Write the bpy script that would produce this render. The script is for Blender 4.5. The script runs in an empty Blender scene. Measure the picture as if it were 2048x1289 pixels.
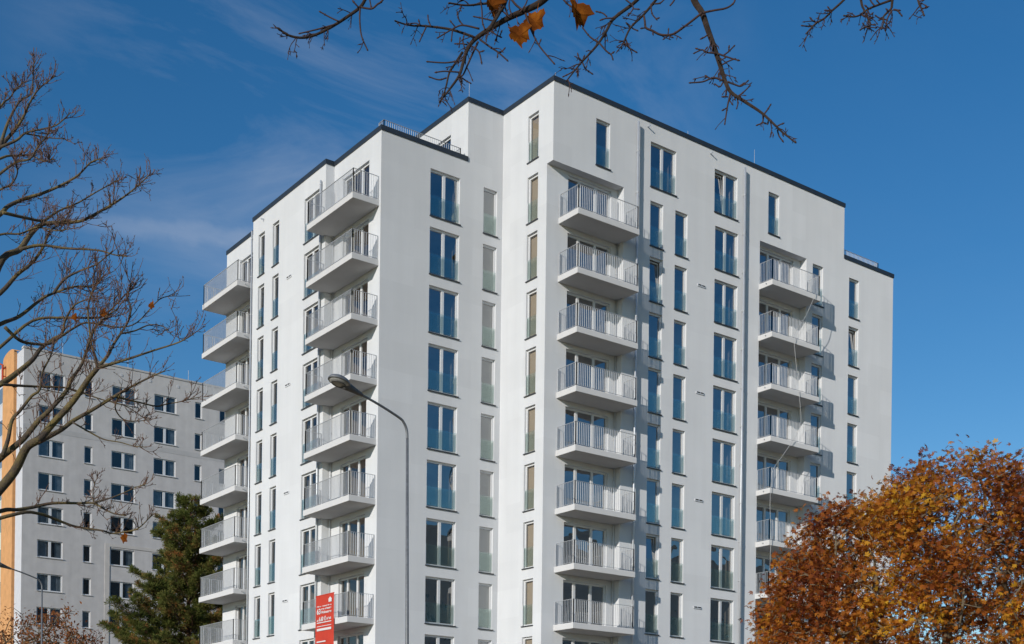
import bpy, math, random
import numpy as np
from mathutils import Matrix, Vector

S = bpy.context.scene
COL = S.collection
rnd = random.Random(11)
nrs = np.random.RandomState(5)

# ------------------------------------------------------------------ camera
F_PX, PPY, ROLL, YAW = 2533.27, 1567.0, 0.0127, 0.64095
CAM = Vector((-37.916, -48.1426, 1.65))
FW = Vector((math.sin(YAW), math.cos(YAW), 0))
RT = Vector((math.cos(YAW), -math.sin(YAW), 0))
UP = Vector((0, 0, 1))
cd = bpy.data.cameras.new('camera')
cam = bpy.data.objects.new('camera', cd)
COL.objects.link(cam)
cx = math.cos(ROLL) * RT + math.sin(ROLL) * UP
cy = -math.sin(ROLL) * RT + math.cos(ROLL) * UP
cz = -FW
cam.matrix_world = Matrix(((cx.x, cy.x, cz.x, CAM.x), (cx.y, cy.y, cz.y, CAM.y), (cx.z, cy.z, cz.z, CAM.z), (0, 0, 0, 1)))
cd.sensor_fit = 'HORIZONTAL'
cd.sensor_width = 36.0
cd.lens = F_PX / 2048 * 36.0
cd.shift_x = 0.0
cd.shift_y = (PPY - 644.5) / 2048
cd.clip_start = 0.05
cd.clip_end = 6000
S.camera = cam


def at(px, py, depth):
    """world point seen at photo pixel (px,py) (2048 wide) at a distance along the view axis"""
    dx, dy = px - 1024, py - PPY
    c, s = math.cos(ROLL), math.sin(ROLL)
    u = c * dx + s * dy
    v = -s * dx + c * dy
    k = depth / F_PX
    return CAM + FW * depth + RT * (u * k) - UP * (v * k)


# ------------------------------------------------------------------ sky, sun, exposure
SUN_EL = math.radians(17.4)
SUN_AZ = math.atan2(-0.934, -0.358)          # direction towards the sun, clockwise from +Y
W = bpy.data.worlds.new('World')
S.world = W
W.use_nodes = True
nt = W.node_tree
nt.nodes.clear()
wo = nt.nodes.new('ShaderNodeOutputWorld')
bg = nt.nodes.new('ShaderNodeBackground')
bg.inputs['Strength'].default_value = 0.108
sky = nt.nodes.new('ShaderNodeTexSky')
sky.sky_type = 'NISHITA'
sky.sun_disc = False
sky.sun_elevation = SUN_EL
sky.sun_rotation = SUN_AZ
sky.air_density = 1.0
sky.dust_density = 0.05
sky.ozone_density = 2.0
sky.altitude = 100
tc = nt.nodes.new('ShaderNodeTexCoord')
# thin cirrus drawn over the whole dome
mp = nt.nodes.new('ShaderNodeMapping')
mp.inputs['Rotation'].default_value = (0.35, -0.5, 0.55)
mp.inputs['Scale'].default_value = (2.2, 6.5, 9.0)
nz = nt.nodes.new('ShaderNodeTexNoise')
nz.inputs['Scale'].default_value = 1.1
nz.inputs['Detail'].default_value = 9
nz.inputs['Roughness'].default_value = 0.62
nz.inputs['Distortion'].default_value = 0.9
nt.links.new(tc.outputs['Generated'], mp.inputs['Vector'])
nt.links.new(mp.outputs['Vector'], nz.inputs['Vector'])
n2 = nt.nodes.new('ShaderNodeTexNoise')
n2.inputs['Scale'].default_value = 2.3
n2.inputs['Detail'].default_value = 2
nt.links.new(tc.outputs['Generated'], n2.inputs['Vector'])
r1 = nt.nodes.new('ShaderNodeMapRange')
r1.inputs[1].default_value = 0.42
r1.inputs[2].default_value = 0.80
nt.links.new(nz.outputs['Fac'], r1.inputs[0])
# the wisps are thickest over the building's left shoulder and thin out over the rest of the sky
cdir = (at(760, 170, 1) - CAM).normalized()
dp = nt.nodes.new('ShaderNodeVectorMath')
dp.operation = 'DOT_PRODUCT'
dp.inputs[1].default_value = cdir
nrm = nt.nodes.new('ShaderNodeVectorMath')
nrm.operation = 'NORMALIZE'
nt.links.new(tc.outputs['Generated'], nrm.inputs[0])
nt.links.new(nrm.outputs[0], dp.inputs[0])
r2 = nt.nodes.new('ShaderNodeMapRange')
r2.interpolation_type = 'SMOOTHSTEP'
r2.inputs[1].default_value = 0.962
r2.inputs[2].default_value = 0.999
r2.inputs[3].default_value = 0.03
r2.inputs[4].default_value = 1.0
nt.links.new(dp.outputs['Value'], r2.inputs[0])
mm = nt.nodes.new('ShaderNodeMath')
mm.operation = 'MULTIPLY'
nt.links.new(r1.outputs[0], mm.inputs[0])
nt.links.new(r2.outputs[0], mm.inputs[1])
mk = nt.nodes.new('ShaderNodeMath')
mk.operation = 'MULTIPLY'
mk.inputs[1].default_value = 0.42
nt.links.new(mm.outputs[0], mk.inputs[0])
cm = nt.nodes.new('ShaderNodeMix')
cm.data_type = 'RGBA'
cm.inputs[7].default_value = (4.2, 4.7, 5.7, 1)
# an old contrail, drifting apart
ca, cb = (at(205, 448, 1) - CAM).normalized(), (at(560, 486, 1) - CAM).normalized()
cn = ca.cross(cb).normalized()
d1_ = nt.nodes.new('ShaderNodeVectorMath')
d1_.operation = 'DOT_PRODUCT'
d1_.inputs[1].default_value = cn
nt.links.new(nrm.outputs[0], d1_.inputs[0])
n3 = nt.nodes.new('ShaderNodeTexNoise')
n3.inputs['Scale'].default_value = 60
n3.inputs['Detail'].default_value = 5
nt.links.new(nrm.outputs[0], n3.inputs['Vector'])
wob_ = nt.nodes.new('ShaderNodeMath')
wob_.operation = 'MULTIPLY_ADD'
wob_.inputs[1].default_value = 0.012
nt.links.new(n3.outputs['Fac'], wob_.inputs[0])
nt.links.new(d1_.outputs['Value'], wob_.inputs[2])
sb_ = nt.nodes.new('ShaderNodeMath')
sb_.operation = 'SUBTRACT'
sb_.inputs[1].default_value = 0.006
nt.links.new(wob_.outputs[0], sb_.inputs[0])
ab_ = nt.nodes.new('ShaderNodeMath')
ab_.operation = 'ABSOLUTE'
nt.links.new(sb_.outputs[0], ab_.inputs[0])
r3 = nt.nodes.new('ShaderNodeMapRange')
r3.interpolation_type = 'SMOOTHSTEP'
r3.inputs[1].default_value = 0.0095
r3.inputs[2].default_value = 0.001
nt.links.new(ab_.outputs[0], r3.inputs[0])
d2_ = nt.nodes.new('ShaderNodeVectorMath')
d2_.operation = 'DOT_PRODUCT'
d2_.inputs[1].default_value = (at(430, 470, 1) - CAM).normalized()
nt.links.new(nrm.outputs[0], d2_.inputs[0])
r4 = nt.nodes.new('ShaderNodeMapRange')
r4.interpolation_type = 'SMOOTHSTEP'
r4.inputs[1].default_value = 0.993
r4.inputs[2].default_value = 0.9993
nt.links.new(d2_.outputs['Value'], r4.inputs[0])
ct_ = nt.nodes.new('ShaderNodeMath')
ct_.operation = 'MULTIPLY'
nt.links.new(r3.outputs[0], ct_.inputs[0])
nt.links.new(r4.outputs[0], ct_.inputs[1])
ct2 = nt.nodes.new('ShaderNodeMath')
ct2.operation = 'MULTIPLY_ADD'
ct2.inputs[1].default_value = 0.16
nt.links.new(ct_.outputs[0], ct2.inputs[0])
nt.links.new(mk.outputs[0], ct2.inputs[2])
nt.links.new(ct2.outputs[0], cm.inputs[0])
hs = nt.nodes.new('ShaderNodeHueSaturation')
hs.inputs['Saturation'].default_value = 1.38
hs.inputs['Hue'].default_value = 0.504
nt.links.new(sky.outputs[0], hs.inputs['Color'])
nt.links.new(hs.outputs[0], cm.inputs[6])
nt.links.new(cm.outputs[2], bg.inputs['Color'])
nt.links.new(bg.outputs[0], wo.inputs[0])

sl = bpy.data.lights.new('sun', 'SUN')
sl.energy = 3.05
sl.angle = math.radians(0.53)
sl.color = (1.0, 0.95, 0.88)
sun = bpy.data.objects.new('sun', sl)
COL.objects.link(sun)
sd = Vector((math.sin(SUN_AZ) * math.cos(SUN_EL), math.cos(SUN_AZ) * math.cos(SUN_EL), math.sin(SUN_EL)))
sun.rotation_euler = sd.to_track_quat('Z', 'Y').to_euler()
sun.location = (-60, -30, 60)

S.view_settings.view_transform = 'Standard'
S.view_settings.look = 'None'
S.view_settings.exposure = 0.0
S.view_settings.gamma = 1.0
S.view_settings.use_curve_mapping = False
S.render.engine = 'CYCLES'
S.cycles.max_bounces = 8
S.cycles.transparent_max_bounces = 24
S.cycles.caustics_reflective = False
S.cycles.caustics_refractive = False


# ------------------------------------------------------------------ materials
def mat(name):
    m = bpy.data.materials.new(name)
    m.use_nodes = True
    return m, m.node_tree, m.node_tree.nodes['Principled BSDF']


def simple(name, col, rough=0.6, metal=0.0, var=0.08, scale=6.0, bump=0.0, bscale=40.0, streak=0.0, patch=0.0):
    m, t, b = mat(name)
    co = t.nodes.new('ShaderNodeTexCoord')
    no = t.nodes.new('ShaderNodeTexNoise')
    no.inputs['Scale'].default_value = scale
    no.inputs['Detail'].default_value = 6
    t.links.new(co.outputs['Object'], no.inputs['Vector'])
    rp = t.nodes.new('ShaderNodeValToRGB')
    rp.color_ramp.elements[0].position = 0.3
    rp.color_ramp.elements[1].position = 0.7
    rp.color_ramp.elements[0].color = tuple(c * (1 - var) for c in col) + (1,)
    rp.color_ramp.elements[1].color = tuple(min(1, c * (1 + var)) for c in col) + (1,)
    t.links.new(no.outputs['Fac'], rp.inputs[0])
    out = rp.outputs[0]
    if streak:
        mp_ = t.nodes.new('ShaderNodeMapping')
        mp_.inputs['Scale'].default_value = (1.6, 1.6, 0.10)
        ns = t.nodes.new('ShaderNodeTexNoise')
        ns.inputs['Scale'].default_value = 1.2
        ns.inputs['Detail'].default_value = 5
        t.links.new(co.outputs['Object'], mp_.inputs[0])
        t.links.new(mp_.outputs[0], ns.inputs['Vector'])
        mr = t.nodes.new('ShaderNodeMapRange')
        mr.inputs[1].default_value = 0.3
        mr.inputs[2].default_value = 0.7
        mr.inputs[3].default_value = 1 - streak
        mr.inputs[4].default_value = 1.0
        t.links.new(ns.outputs['Fac'], mr.inputs[0])
        mx = t.nodes.new('ShaderNodeVectorMath')
        mx.operation = 'SCALE'
        t.links.new(out, mx.inputs[0])
        t.links.new(mr.outputs[0], mx.inputs['Scale'])
        out = mx.outputs[0]
    if patch:
        sx = t.nodes.new('ShaderNodeSeparateXYZ')
        t.links.new(co.outputs['Object'], sx.inputs[0])
        ax_ = t.nodes.new('ShaderNodeMath')
        t.links.new(sx.outputs[0], ax_.inputs[0])
        t.links.new(sx.outputs[1], ax_.inputs[1])
        cb_ = t.nodes.new('ShaderNodeCombineXYZ')
        t.links.new(ax_.outputs[0], cb_.inputs[0])
        t.links.new(sx.outputs[2], cb_.inputs[1])
        bk = t.nodes.new('ShaderNodeTexBrick')
        bk.inputs['Scale'].default_value = 1.0
        bk.inputs['Brick Width'].default_value = 2.3
        bk.inputs['Row Height'].default_value = 1.425
        bk.inputs['Mortar Size'].default_value = 0.0
        bk.inputs['Color1'].default_value = (1 - patch, 1 - patch, 1 - patch, 1)
        bk.inputs['Color2'].default_value = (1, 1, 1, 1)
        t.links.new(cb_.outputs[0], bk.inputs['Vector'])
        mu = t.nodes.new('ShaderNodeVectorMath')
        mu.operation = 'MULTIPLY'
        t.links.new(out, mu.inputs[0])
        t.links.new(bk.outputs['Color'], mu.inputs[1])
        out = mu.outputs[0]
    t.links.new(out, b.inputs['Base Color'])
    b.inputs['Roughness'].default_value = rough
    b.inputs['Metallic'].default_value = metal
    if rough >= 0.85:
        b.inputs['Diffuse Roughness'].default_value = 1.0
        b.inputs['Specular IOR Level'].default_value = 0.2
    if bump:
        nb = t.nodes.new('ShaderNodeTexNoise')
        nb.inputs['Scale'].default_value = bscale
        nb.inputs['Detail'].default_value = 4
        t.links.new(co.outputs['Object'], nb.inputs['Vector'])
        bp = t.nodes.new('ShaderNodeBump')
        bp.inputs['Strength'].default_value = bump
        bp.inputs['Distance'].default_value = 0.02
        t.links.new(nb.outputs['Fac'], bp.inputs['Height'])
        t.links.new(bp.outputs[0], b.inputs['Normal'])
    return m


def glass(name, base, gloss_col, tint, wav=0.02, wscale=0.9):
    m = bpy.data.materials.new(name)
    m.use_nodes = True
    t = m.node_tree
    t.nodes.clear()
    o = t.nodes.new('ShaderNodeOutputMaterial')
    mix = t.nodes.new('ShaderNodeMixShader')
    tr = t.nodes.new('ShaderNodeBsdfTransparent')
    tr.inputs[0].default_value = tint + (1,)
    gl = t.nodes.new('ShaderNodeBsdfGlossy')
    gl.inputs['Color'].default_value = gloss_col + (1,)
    gl.inputs['Roughness'].default_value = 0.0
    fr = t.nodes.new('ShaderNodeLayerWeight')
    fr.inputs['Blend'].default_value = 0.5
    pw = t.nodes.new('ShaderNodeMath')
    pw.operation = 'POWER'
    pw.inputs[1].default_value = 4.0
    t.links.new(fr.outputs['Facing'], pw.inputs[0])
    mr = t.nodes.new('ShaderNodeMapRange')
    mr.inputs[3].default_value = base
    mr.inputs[4].default_value = 1.0
    t.links.new(pw.outputs[0], mr.inputs[0])
    co = t.nodes.new('ShaderNodeTexCoord')
    oi = t.nodes.new('ShaderNodeObjectInfo')
    ad = t.nodes.new('ShaderNodeVectorMath')
    ad.operation = 'ADD'
    t.links.new(co.outputs['Object'], ad.inputs[0])
    sc = t.nodes.new('ShaderNodeMath')
    sc.operation = 'MULTIPLY'
    sc.inputs[1].default_value = 50
    t.links.new(oi.outputs['Random'], sc.inputs[0])
    t.links.new(sc.outputs[0], ad.inputs[1])
    no = t.nodes.new('ShaderNodeTexNoise')
    no.inputs['Scale'].default_value = wscale
    no.inputs['Detail'].default_value = 1
    t.links.new(ad.outputs[0], no.inputs['Vector'])
    bp = t.nodes.new('ShaderNodeBump')
    bp.inputs['Strength'].default_value = wav
    bp.inputs['Distance'].default_value = 0.5
    t.links.new(no.outputs['Fac'], bp.inputs['Height'])
    t.links.new(bp.outputs[0], gl.inputs['Normal'])
    t.links.new(mr.outputs[0], mix.inputs[0])
    t.links.new(tr.outputs[0], mix.inputs[1])
    t.links.new(gl.outputs[0], mix.inputs[2])
    t.links.new(mix.outputs[0], o.inputs[0])
    return m


def leafmat(name, ramp, noise_scale=0.35, trans=0.35):
    """leaf colour differs from leaf to leaf (random per island) and from bough to bough (noise)"""
    m = bpy.data.materials.new(name)
    m.use_nodes = True
    t = m.node_tree
    t.nodes.clear()
    o = t.nodes.new('ShaderNodeOutputMaterial')
    ge = t.nodes.new('ShaderNodeNewGeometry')
    co = t.nodes.new('ShaderNodeTexCoord')
    no = t.nodes.new('ShaderNodeTexNoise')
    no.inputs['Scale'].default_value = noise_scale
    no.inputs['Detail'].default_value = 3
    t.links.new(co.outputs['Object'], no.inputs['Vector'])
    mr = t.nodes.new('ShaderNodeMapRange')
    mr.inputs[1].default_value = 0.34
    mr.inputs[2].default_value = 0.66
    t.links.new(no.outputs['Fac'], mr.inputs[0])
    mx = t.nodes.new('ShaderNodeMix')
    mx.data_type = 'FLOAT'
    mx.inputs[0].default_value = 0.45
    t.links.new(mr.outputs[0], mx.inputs[2])
    t.links.new(ge.outputs['Random Per Island'], mx.inputs[3])
    rp = t.nodes.new('ShaderNodeValToRGB')
    el = rp.color_ramp.elements
    while len(el) > 1:
        el.remove(el[-1])
    el[0].position = ramp[0][0]
    el[0].color = ramp[0][1] + (1,)
    for p, c in ramp[1:]:
        e = el.new(p)
        e.color = c + (1,)
    t.links.new(mx.outputs[0], rp.inputs[0])
    d = t.nodes.new('ShaderNodeBsdfDiffuse')
    tl = t.nodes.new('ShaderNodeBsdfTranslucent')
    t.links.new(rp.outputs[0], d.inputs[0])
    t.links.new(rp.outputs[0], tl.inputs[0])
    ms = t.nodes.new('ShaderNodeMixShader')
    ms.inputs[0].default_value = trans
    t.links.new(d.outputs[0], ms.inputs[1])
    t.links.new(tl.outputs[0], ms.inputs[2])
    t.links.new(ms.outputs[0], o.inputs[0])
    return m


M = {}
M['stucco'] = simple('white_render', (0.785, 0.79, 0.795), 0.9, var=0.02, scale=0.6, bump=0.25, bscale=60, streak=0.045, patch=0.045)
M['coping'] = simple('slate_metal_coping', (0.045, 0.055, 0.068), 0.45, 0.3, var=0.12, scale=1.5)
M['slab'] = simple('balcony_concrete', (0.72, 0.71, 0.70), 0.85, var=0.03, scale=1.2, bump=0.1, bscale=30)
M['steel'] = simple('galvanised_steel', (0.55, 0.56, 0.57), 0.5, 0.0, var=0.1, scale=8)
M['frame'] = simple('white_plastic_frame', (0.80, 0.80, 0.80), 0.4, var=0.01)
M['sill'] = simple('dark_sill_metal', (0.07, 0.075, 0.085), 0.45, 0.4, var=0.1)
M['pipe'] = simple('zinc_downpipe', (0.62, 0.64, 0.66), 0.4, 0.3, var=0.06, scale=3)
M['pane'] = glass('window_glass', 0.35, (0.93, 0.95, 0.97), (0.78, 0.80, 0.78), 0.04)
M['paneclear'] = glass('clear_window_glass', 0.12, (0.9, 0.94, 0.98), (0.88, 0.89, 0.86))
M['guard'] = glass('guard_glass', 0.12, (0.86, 1.0, 0.97), (0.93, 0.97, 0.95), 0.03)
M['room'] = simple('room_plaster', (0.34, 0.30, 0.26), 0.9, var=0.1, scale=0.8)
M['roomtan'] = simple('room_timber', (0.46, 0.36, 0.25), 0.9, var=0.12, scale=0.8)
M['blind'] = simple('tan_blind', (0.50, 0.40, 0.30), 0.9, var=0.05, scale=1.5)
M['paleblind'] = simple('pale_blind', (0.45, 0.45, 0.43), 0.9, var=0.05, scale=1.0)  # painted reflection: pale tone of the sunlit side wall mirrored in the glass
M['roof'] = simple('roof_gravel', (0.25, 0.25, 0.25), 0.95, var=0.2, scale=10)
M['vent'] = simple('vent_white', (0.75, 0.75, 0.75), 0.5)
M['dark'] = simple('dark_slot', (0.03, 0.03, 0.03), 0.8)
M['gwall'] = simple('grey_pebble_panel', (0.70, 0.675, 0.66), 0.95, var=0.06, scale=1.3, bump=0.3, bscale=20, streak=0.10)
M['gband'] = simple('grey_band_panel', (0.60, 0.585, 0.575), 0.95, var=0.06, scale=1.3)
M['grelief'] = simple('warm_grey_panel', (0.67, 0.635, 0.60), 0.95, var=0.06, scale=1.3)
M['orange'] = simple('orange_render', (0.72, 0.39, 0.17), 0.9, var=0.1, scale=2.0, bump=0.2, bscale=15)
M['gwhite'] = simple('white_panel', (0.68, 0.68, 0.70), 0.9, var=0.04, scale=2.0)
M['red'] = simple('red_steel', (0.55, 0.07, 0.02), 0.5)
M['curtain'] = simple('window_curtain', (0.38, 0.40, 0.43), 0.9, var=0.25, scale=5)
M['gpane'] = glass('far_window_glass', 0.10, (0.85, 0.93, 1.0), (0.6, 0.66, 0.68), 0.03)
M['lamp'] = simple('weathered_aluminium', (0.20, 0.205, 0.21), 0.55, 0.3, var=0.2, scale=12)
M['lampdark'] = simple('lamp_housing', (0.13, 0.125, 0.12), 0.6, 0.2, var=0.25, scale=15)
M['bowl'] = simple('lamp_bowl', (0.42, 0.41, 0.38), 0.25, var=0.25, scale=25)
M['banner'] = simple('red_banner_cloth', (0.66, 0.055, 0.025), 0.6, var=0.06, scale=3)
M['print'] = simple('white_print', (0.85, 0.80, 0.78), 0.6, var=0.02)
M['rope'] = simple('pale_rope', (0.55, 0.55, 0.53), 0.8)
M['grass'] = simple('leaf_strewn_lawn', (0.27, 0.165, 0.065), 0.95, var=0.4, scale=0.8)  # unseen leafy lawn, coloured warm to bounce light up onto the balcony soffits
M['asphalt'] = simple('asphalt', (0.05, 0.05, 0.052), 0.9, var=0.2, scale=3)
M['paving'] = simple('paving', (0.46, 0.35, 0.22), 0.9, var=0.15, scale=2)  # unseen paving, kept bright and warm to bounce light onto walls and soffits
M['bark'] = simple('maple_bark', (0.060, 0.042, 0.032), 0.95, var=0.35, scale=20, bump=0.5, bscale=60)
M['twig'] = simple('red_brown_twig', (0.17, 0.09, 0.055), 0.8, var=0.3, scale=30)
M['darktwig'] = simple('dark_twig', (0.055, 0.027, 0.022), 0.8, var=0.3, scale=30)
M['chestbark'] = simple('chestnut_bark', (0.20, 0.155, 0.10), 0.95, var=0.3, scale=8, bump=0.4, bscale=20)
M['pinebark'] = simple('pine_bark', (0.16, 0.09, 0.055), 0.95, var=0.35, scale=8)
M['chestleaf'] = leafmat('chestnut_leaf', [(0.08, (0.15, 0.04, 0.024)), (0.34, (0.34, 0.095, 0.027)), (0.56, (0.50, 0.165, 0.03)), (0.74, (0.64, 0.26, 0.034)), (0.92, (0.80, 0.45, 0.04))], 0.42, 0.40)
M['bushleaf'] = leafmat('rust_leaf', [(0.1, (0.16, 0.055, 0.025)), (0.5, (0.34, 0.12, 0.045)), (0.9, (0.42, 0.20, 0.08))], 1.0, 0.3)
M['needle'] = leafmat('pine_needle', [(0.05, (0.075, 0.095, 0.025)), (0.45, (0.15, 0.17, 0.045)), (0.66, (0.24, 0.22, 0.065)), (0.76, (0.30, 0.20, 0.07)), (0.86, (0.48, 0.20, 0.07))], 0.6, 0.35)
M['mapleleaf'] = leafmat('maple_leaf', [(0.15, (0.09, 0.026, 0.007)), (0.5, (0.20, 0.058, 0.010)), (0.85, (0.36, 0.115, 0.014))], 16.0, 0.25)


def lichen_bark():
    m, t, b = mat('lichen_bark')
    co = t.nodes.new('ShaderNodeTexCoord')
    no = t.nodes.new('ShaderNodeTexNoise')
    no.inputs['Scale'].default_value = 7
    no.inputs['Detail'].default_value = 8
    no.inputs['Roughness'].default_value = 0.7
    t.links.new(co.outputs['Object'], no.inputs['Vector'])
    rp = t.nodes.new('ShaderNodeValToRGB')
    rp.color_ramp.elements[0].position = 0.44
    rp.color_ramp.elements[0].color = (0.085, 0.063, 0.046, 1)
    rp.color_ramp.elements[1].position = 0.70
    rp.color_ramp.elements[1].color = (0.225, 0.165, 0.048, 1)
    t.links.new(no.outputs['Fac'], rp.inputs[0])
    t.links.new(rp.outputs[0], b.inputs['Base Color'])
    b.inputs['Roughness'].default_value = 0.95
    bp = t.nodes.new('ShaderNodeBump')
    bp.inputs['Strength'].default_value = 0.6
    bp.inputs['Distance'].default_value = 0.01
    nb = t.nodes.new('ShaderNodeTexNoise')
    nb.inputs['Scale'].default_value = 90
    t.links.new(co.outputs['Object'], nb.inputs['Vector'])
    t.links.new(nb.outputs['Fac'], bp.inputs['Height'])
    t.links.new(bp.outputs[0], b.inputs['Normal'])
    return m


M['lichen'] = lichen_bark()


# ------------------------------------------------------------------ mesh helpers
class MB:
    def __init__(s):
        s.v = []
        s.f = []

    def quad(s, a, b, c, d):
        n = len(s.v)
        s.v += [tuple(a), tuple(b), tuple(c), tuple(d)]
        s.f.append((n, n + 1, n + 2, n + 3))

    def box(s, x0, y0, z0, x1, y1, z1):
        n = len(s.v)
        s.v += [(x0, y0, z0), (x1, y0, z0), (x1, y1, z0), (x0, y1, z0), (x0, y0, z1), (x1, y0, z1), (x1, y1, z1), (x0, y1, z1)]
        for q in ((0, 3, 2, 1), (4, 5, 6, 7), (0, 1, 5, 4), (1, 2, 6, 5), (2, 3, 7, 6), (3, 0, 4, 7)):
            s.f.append(tuple(n + i for i in q))

    def tube(s, pts, rad, sides=6, cap=True):
        P = [Vector(p) for p in pts]
        n = len(P)
        if n < 2:
            return
        if not hasattr(rad, '__len__'):
            rad = [rad] * n
        t0 = (P[1] - P[0]).normalized()
        ref = Vector((0, 0, 1)) if abs(t0.z) < 0.9 else Vector((1, 0, 0))
        nrm = t0.cross(ref).normalized()
        base = len(s.v)
        for i in range(n):
            t = (P[min(i + 1, n - 1)] - P[max(i - 1, 0)])
            if t.length < 1e-9:
                t = t0.copy()
            t.normalize()
            nrm = (nrm - t * nrm.dot(t))
            if nrm.length < 1e-6:
                nrm = t.orthogonal()
            nrm.normalize()
            b = t.cross(nrm)
            for k in range(sides):
                a = 2 * math.pi * k / sides
                s.v.append(tuple(P[i] + (nrm * math.cos(a) + b * math.sin(a)) * rad[i]))
        for i in range(n - 1):
            for k in range(sides):
                a = base + i * sides + k
                b2 = base + i * sides + (k + 1) % sides
                s.f.append((a, b2, b2 + sides, a + sides))
        if cap:
            s.f.append(tuple(base + k for k in range(sides))[::-1])
            s.f.append(tuple(base + (n - 1) * sides + k for k in range(sides)))

    def lathe(s, prof, sides=24, M4=None):
        base = len(s.v)
        for r, z in prof:
            for k in range(sides):
                a = 2 * math.pi * k / sides
                p = Vector((r * math.cos(a), r * math.sin(a), z))
                s.v.append(tuple(M4 @ p if M4 else p))
        for i in range(len(prof) - 1):
            for k in range(sides):
                a = base + i * sides + k
                b = base + i * sides + (k + 1) % sides
                s.f.append((a, b, b + sides, a + sides))

    def mesh(s, name, material, smooth=False):
        me = bpy.data.meshes.new(name)
        me.from_pydata(s.v, [], s.f)
        me.validate()
        if material:
            me.materials.append(M[material])
        if smooth:
            me.polygons.foreach_set('use_smooth', [True] * len(me.polygons))
        me.update()
        return me


def link(name, me, parent=None, loc=(0, 0, 0), rz=0.0):
    o = bpy.data.objects.new(name, me)
    COL.objects.link(o)
    if parent is not None:
        o.parent = parent
    o.location = loc
    if rz:
        o.rotation_euler = (0, 0, rz)
    return o


def tag(o, label=None, cat=None, group=None, kind=None):
    if label:
        o['label'] = label
    if cat:
        o['category'] = cat
    if group:
        o['group'] = group
    if kind:
        o['kind'] = kind
    return o


def smooth_path(P, sub=4):
    """Catmull-Rom through points (Vectors)"""
    if len(P) < 3:
        return list(P)
    out = []
    n = len(P)
    for i in range(n - 1):
        p0, p1, p2, p3 = P[max(i - 1, 0)], P[i], P[i + 1], P[min(i + 2, n - 1)]
        for k in range(sub):
            t = k / sub
            out.append(0.5 * ((2 * p1) + (p2 - p0) * t + (2 * p0 - 5 * p1 + 4 * p2 - p3) * t * t + (3 * p1 - p0 - 3 * p2 + p3) * t ** 3))
    out.append(P[-1].copy())
    return out


# ------------------------------------------------------------------ ground
m = MB()
m.quad((-1500, -1500, 0), (1500, -1500, 0), (1500, 1500, 0), (-1500, 1500, 0))
tag(link('ground', m.mesh('ground', 'grass')), kind='structure')
m = MB()
m.quad((-200, -44, 0.004), (200, -44, 0.004), (200, -36, 0.004), (-200, -36, 0.004))
tag(link('road', m.mesh('road', 'asphalt')), kind='structure')
m = MB()
m.box(-200, -36, 0, 200, -32.5, 0.12)
m.box(-200, -52, 0, 200, -44, 0.12)
m.box(-30, -32.5, 0.0, 60, -0.5, 0.05)
m.box(-40, -0.5, 0.0, -9, 30, 0.05)
tag(link('pavement', m.mesh('pavement', 'paving')), kind='structure')

# ------------------------------------------------------------------ the white apartment building
H = 2.85                      # storey height
ZT = lambda k: 31.69 - (k - 1) * H if k >= 1 else 34.725   # lintel of row k
ROWS = range(1, 11)
OPH = 2.30
SLABTOP = lambda k: ZT(k) - 2.31
ND = 0.47                     # niche depth
Y1, XW, Y2, XJ, Y3, XA3, Y4 = 4.12, -7.16, 8.72, -7.64, 17.15, -6.94, 22.22
XR1, XR2 = 21.80, 26.45
ZR, ZLOW = 35.68, 32.69
XU = -2.17
BROOT = Vector((8.0, 6.0, 0.0))
bld = link('apartment_building', None, None, BROOT)
tag(bld, 'new white rendered apartment tower with railed balconies and dark coping', 'building')


def bl(p):
    return Vector(p) - BROOT


def wall(name, axis, val, u0, u1, z0, z1, holes, inward, depth=0.16, material='stucco'):
    """a wall lying in axis=val; holes (ua,ub,za,zb) get reveals going inward"""
    mb = MB()
    us = sorted(set([u0, u1] + [h for o in holes for h in o[:2] if u0 < h < u1]))
    zs = sorted(set([z0, z1] + [h for o in holes for h in o[2:4] if z0 < h < z1]))

    def P(u, z, d=0.0):
        return (val + inward * d, u, z) if axis == 0 else (u, val + inward * d, z)
    for i in range(len(us) - 1):
        uc = (us[i] + us[i + 1]) / 2
        run = None
        for j in range(len(zs) - 1):
            zc = (zs[j] + zs[j + 1]) / 2
            if any(o[0] < uc < o[1] and o[2] < zc < o[3] for o in holes):
                if run is not None:
                    mb.quad(P(us[i], run), P(us[i + 1], run), P(us[i + 1], zs[j]), P(us[i], zs[j]))
                    run = None
            elif run is None:
                run = zs[j]
        if run is not None:
            mb.quad(P(us[i], run), P(us[i + 1], run), P(us[i + 1], zs[-1]), P(us[i], zs[-1]))
    for o in holes:
        a, b, c, d = o[:4]
        dp = o[4] if len(o) > 4 else depth
        mb.quad(P(a, c), P(a, d), P(a, d, dp), P(a, c, dp))
        mb.quad(P(b, d), P(b, c), P(b, c, dp), P(b, d, dp))
        mb.quad(P(a, d), P(b, d), P(b, d, dp), P(a, d, dp))
        mb.quad(P(b, c), P(a, c), P(a, c, dp), P(b, c, dp))
    ob = link(name, mb.mesh(name, material), bld, -BROOT)
    return ob


# ---- windows: mesh data is shared between windows of one size
_cache = {}


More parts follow.
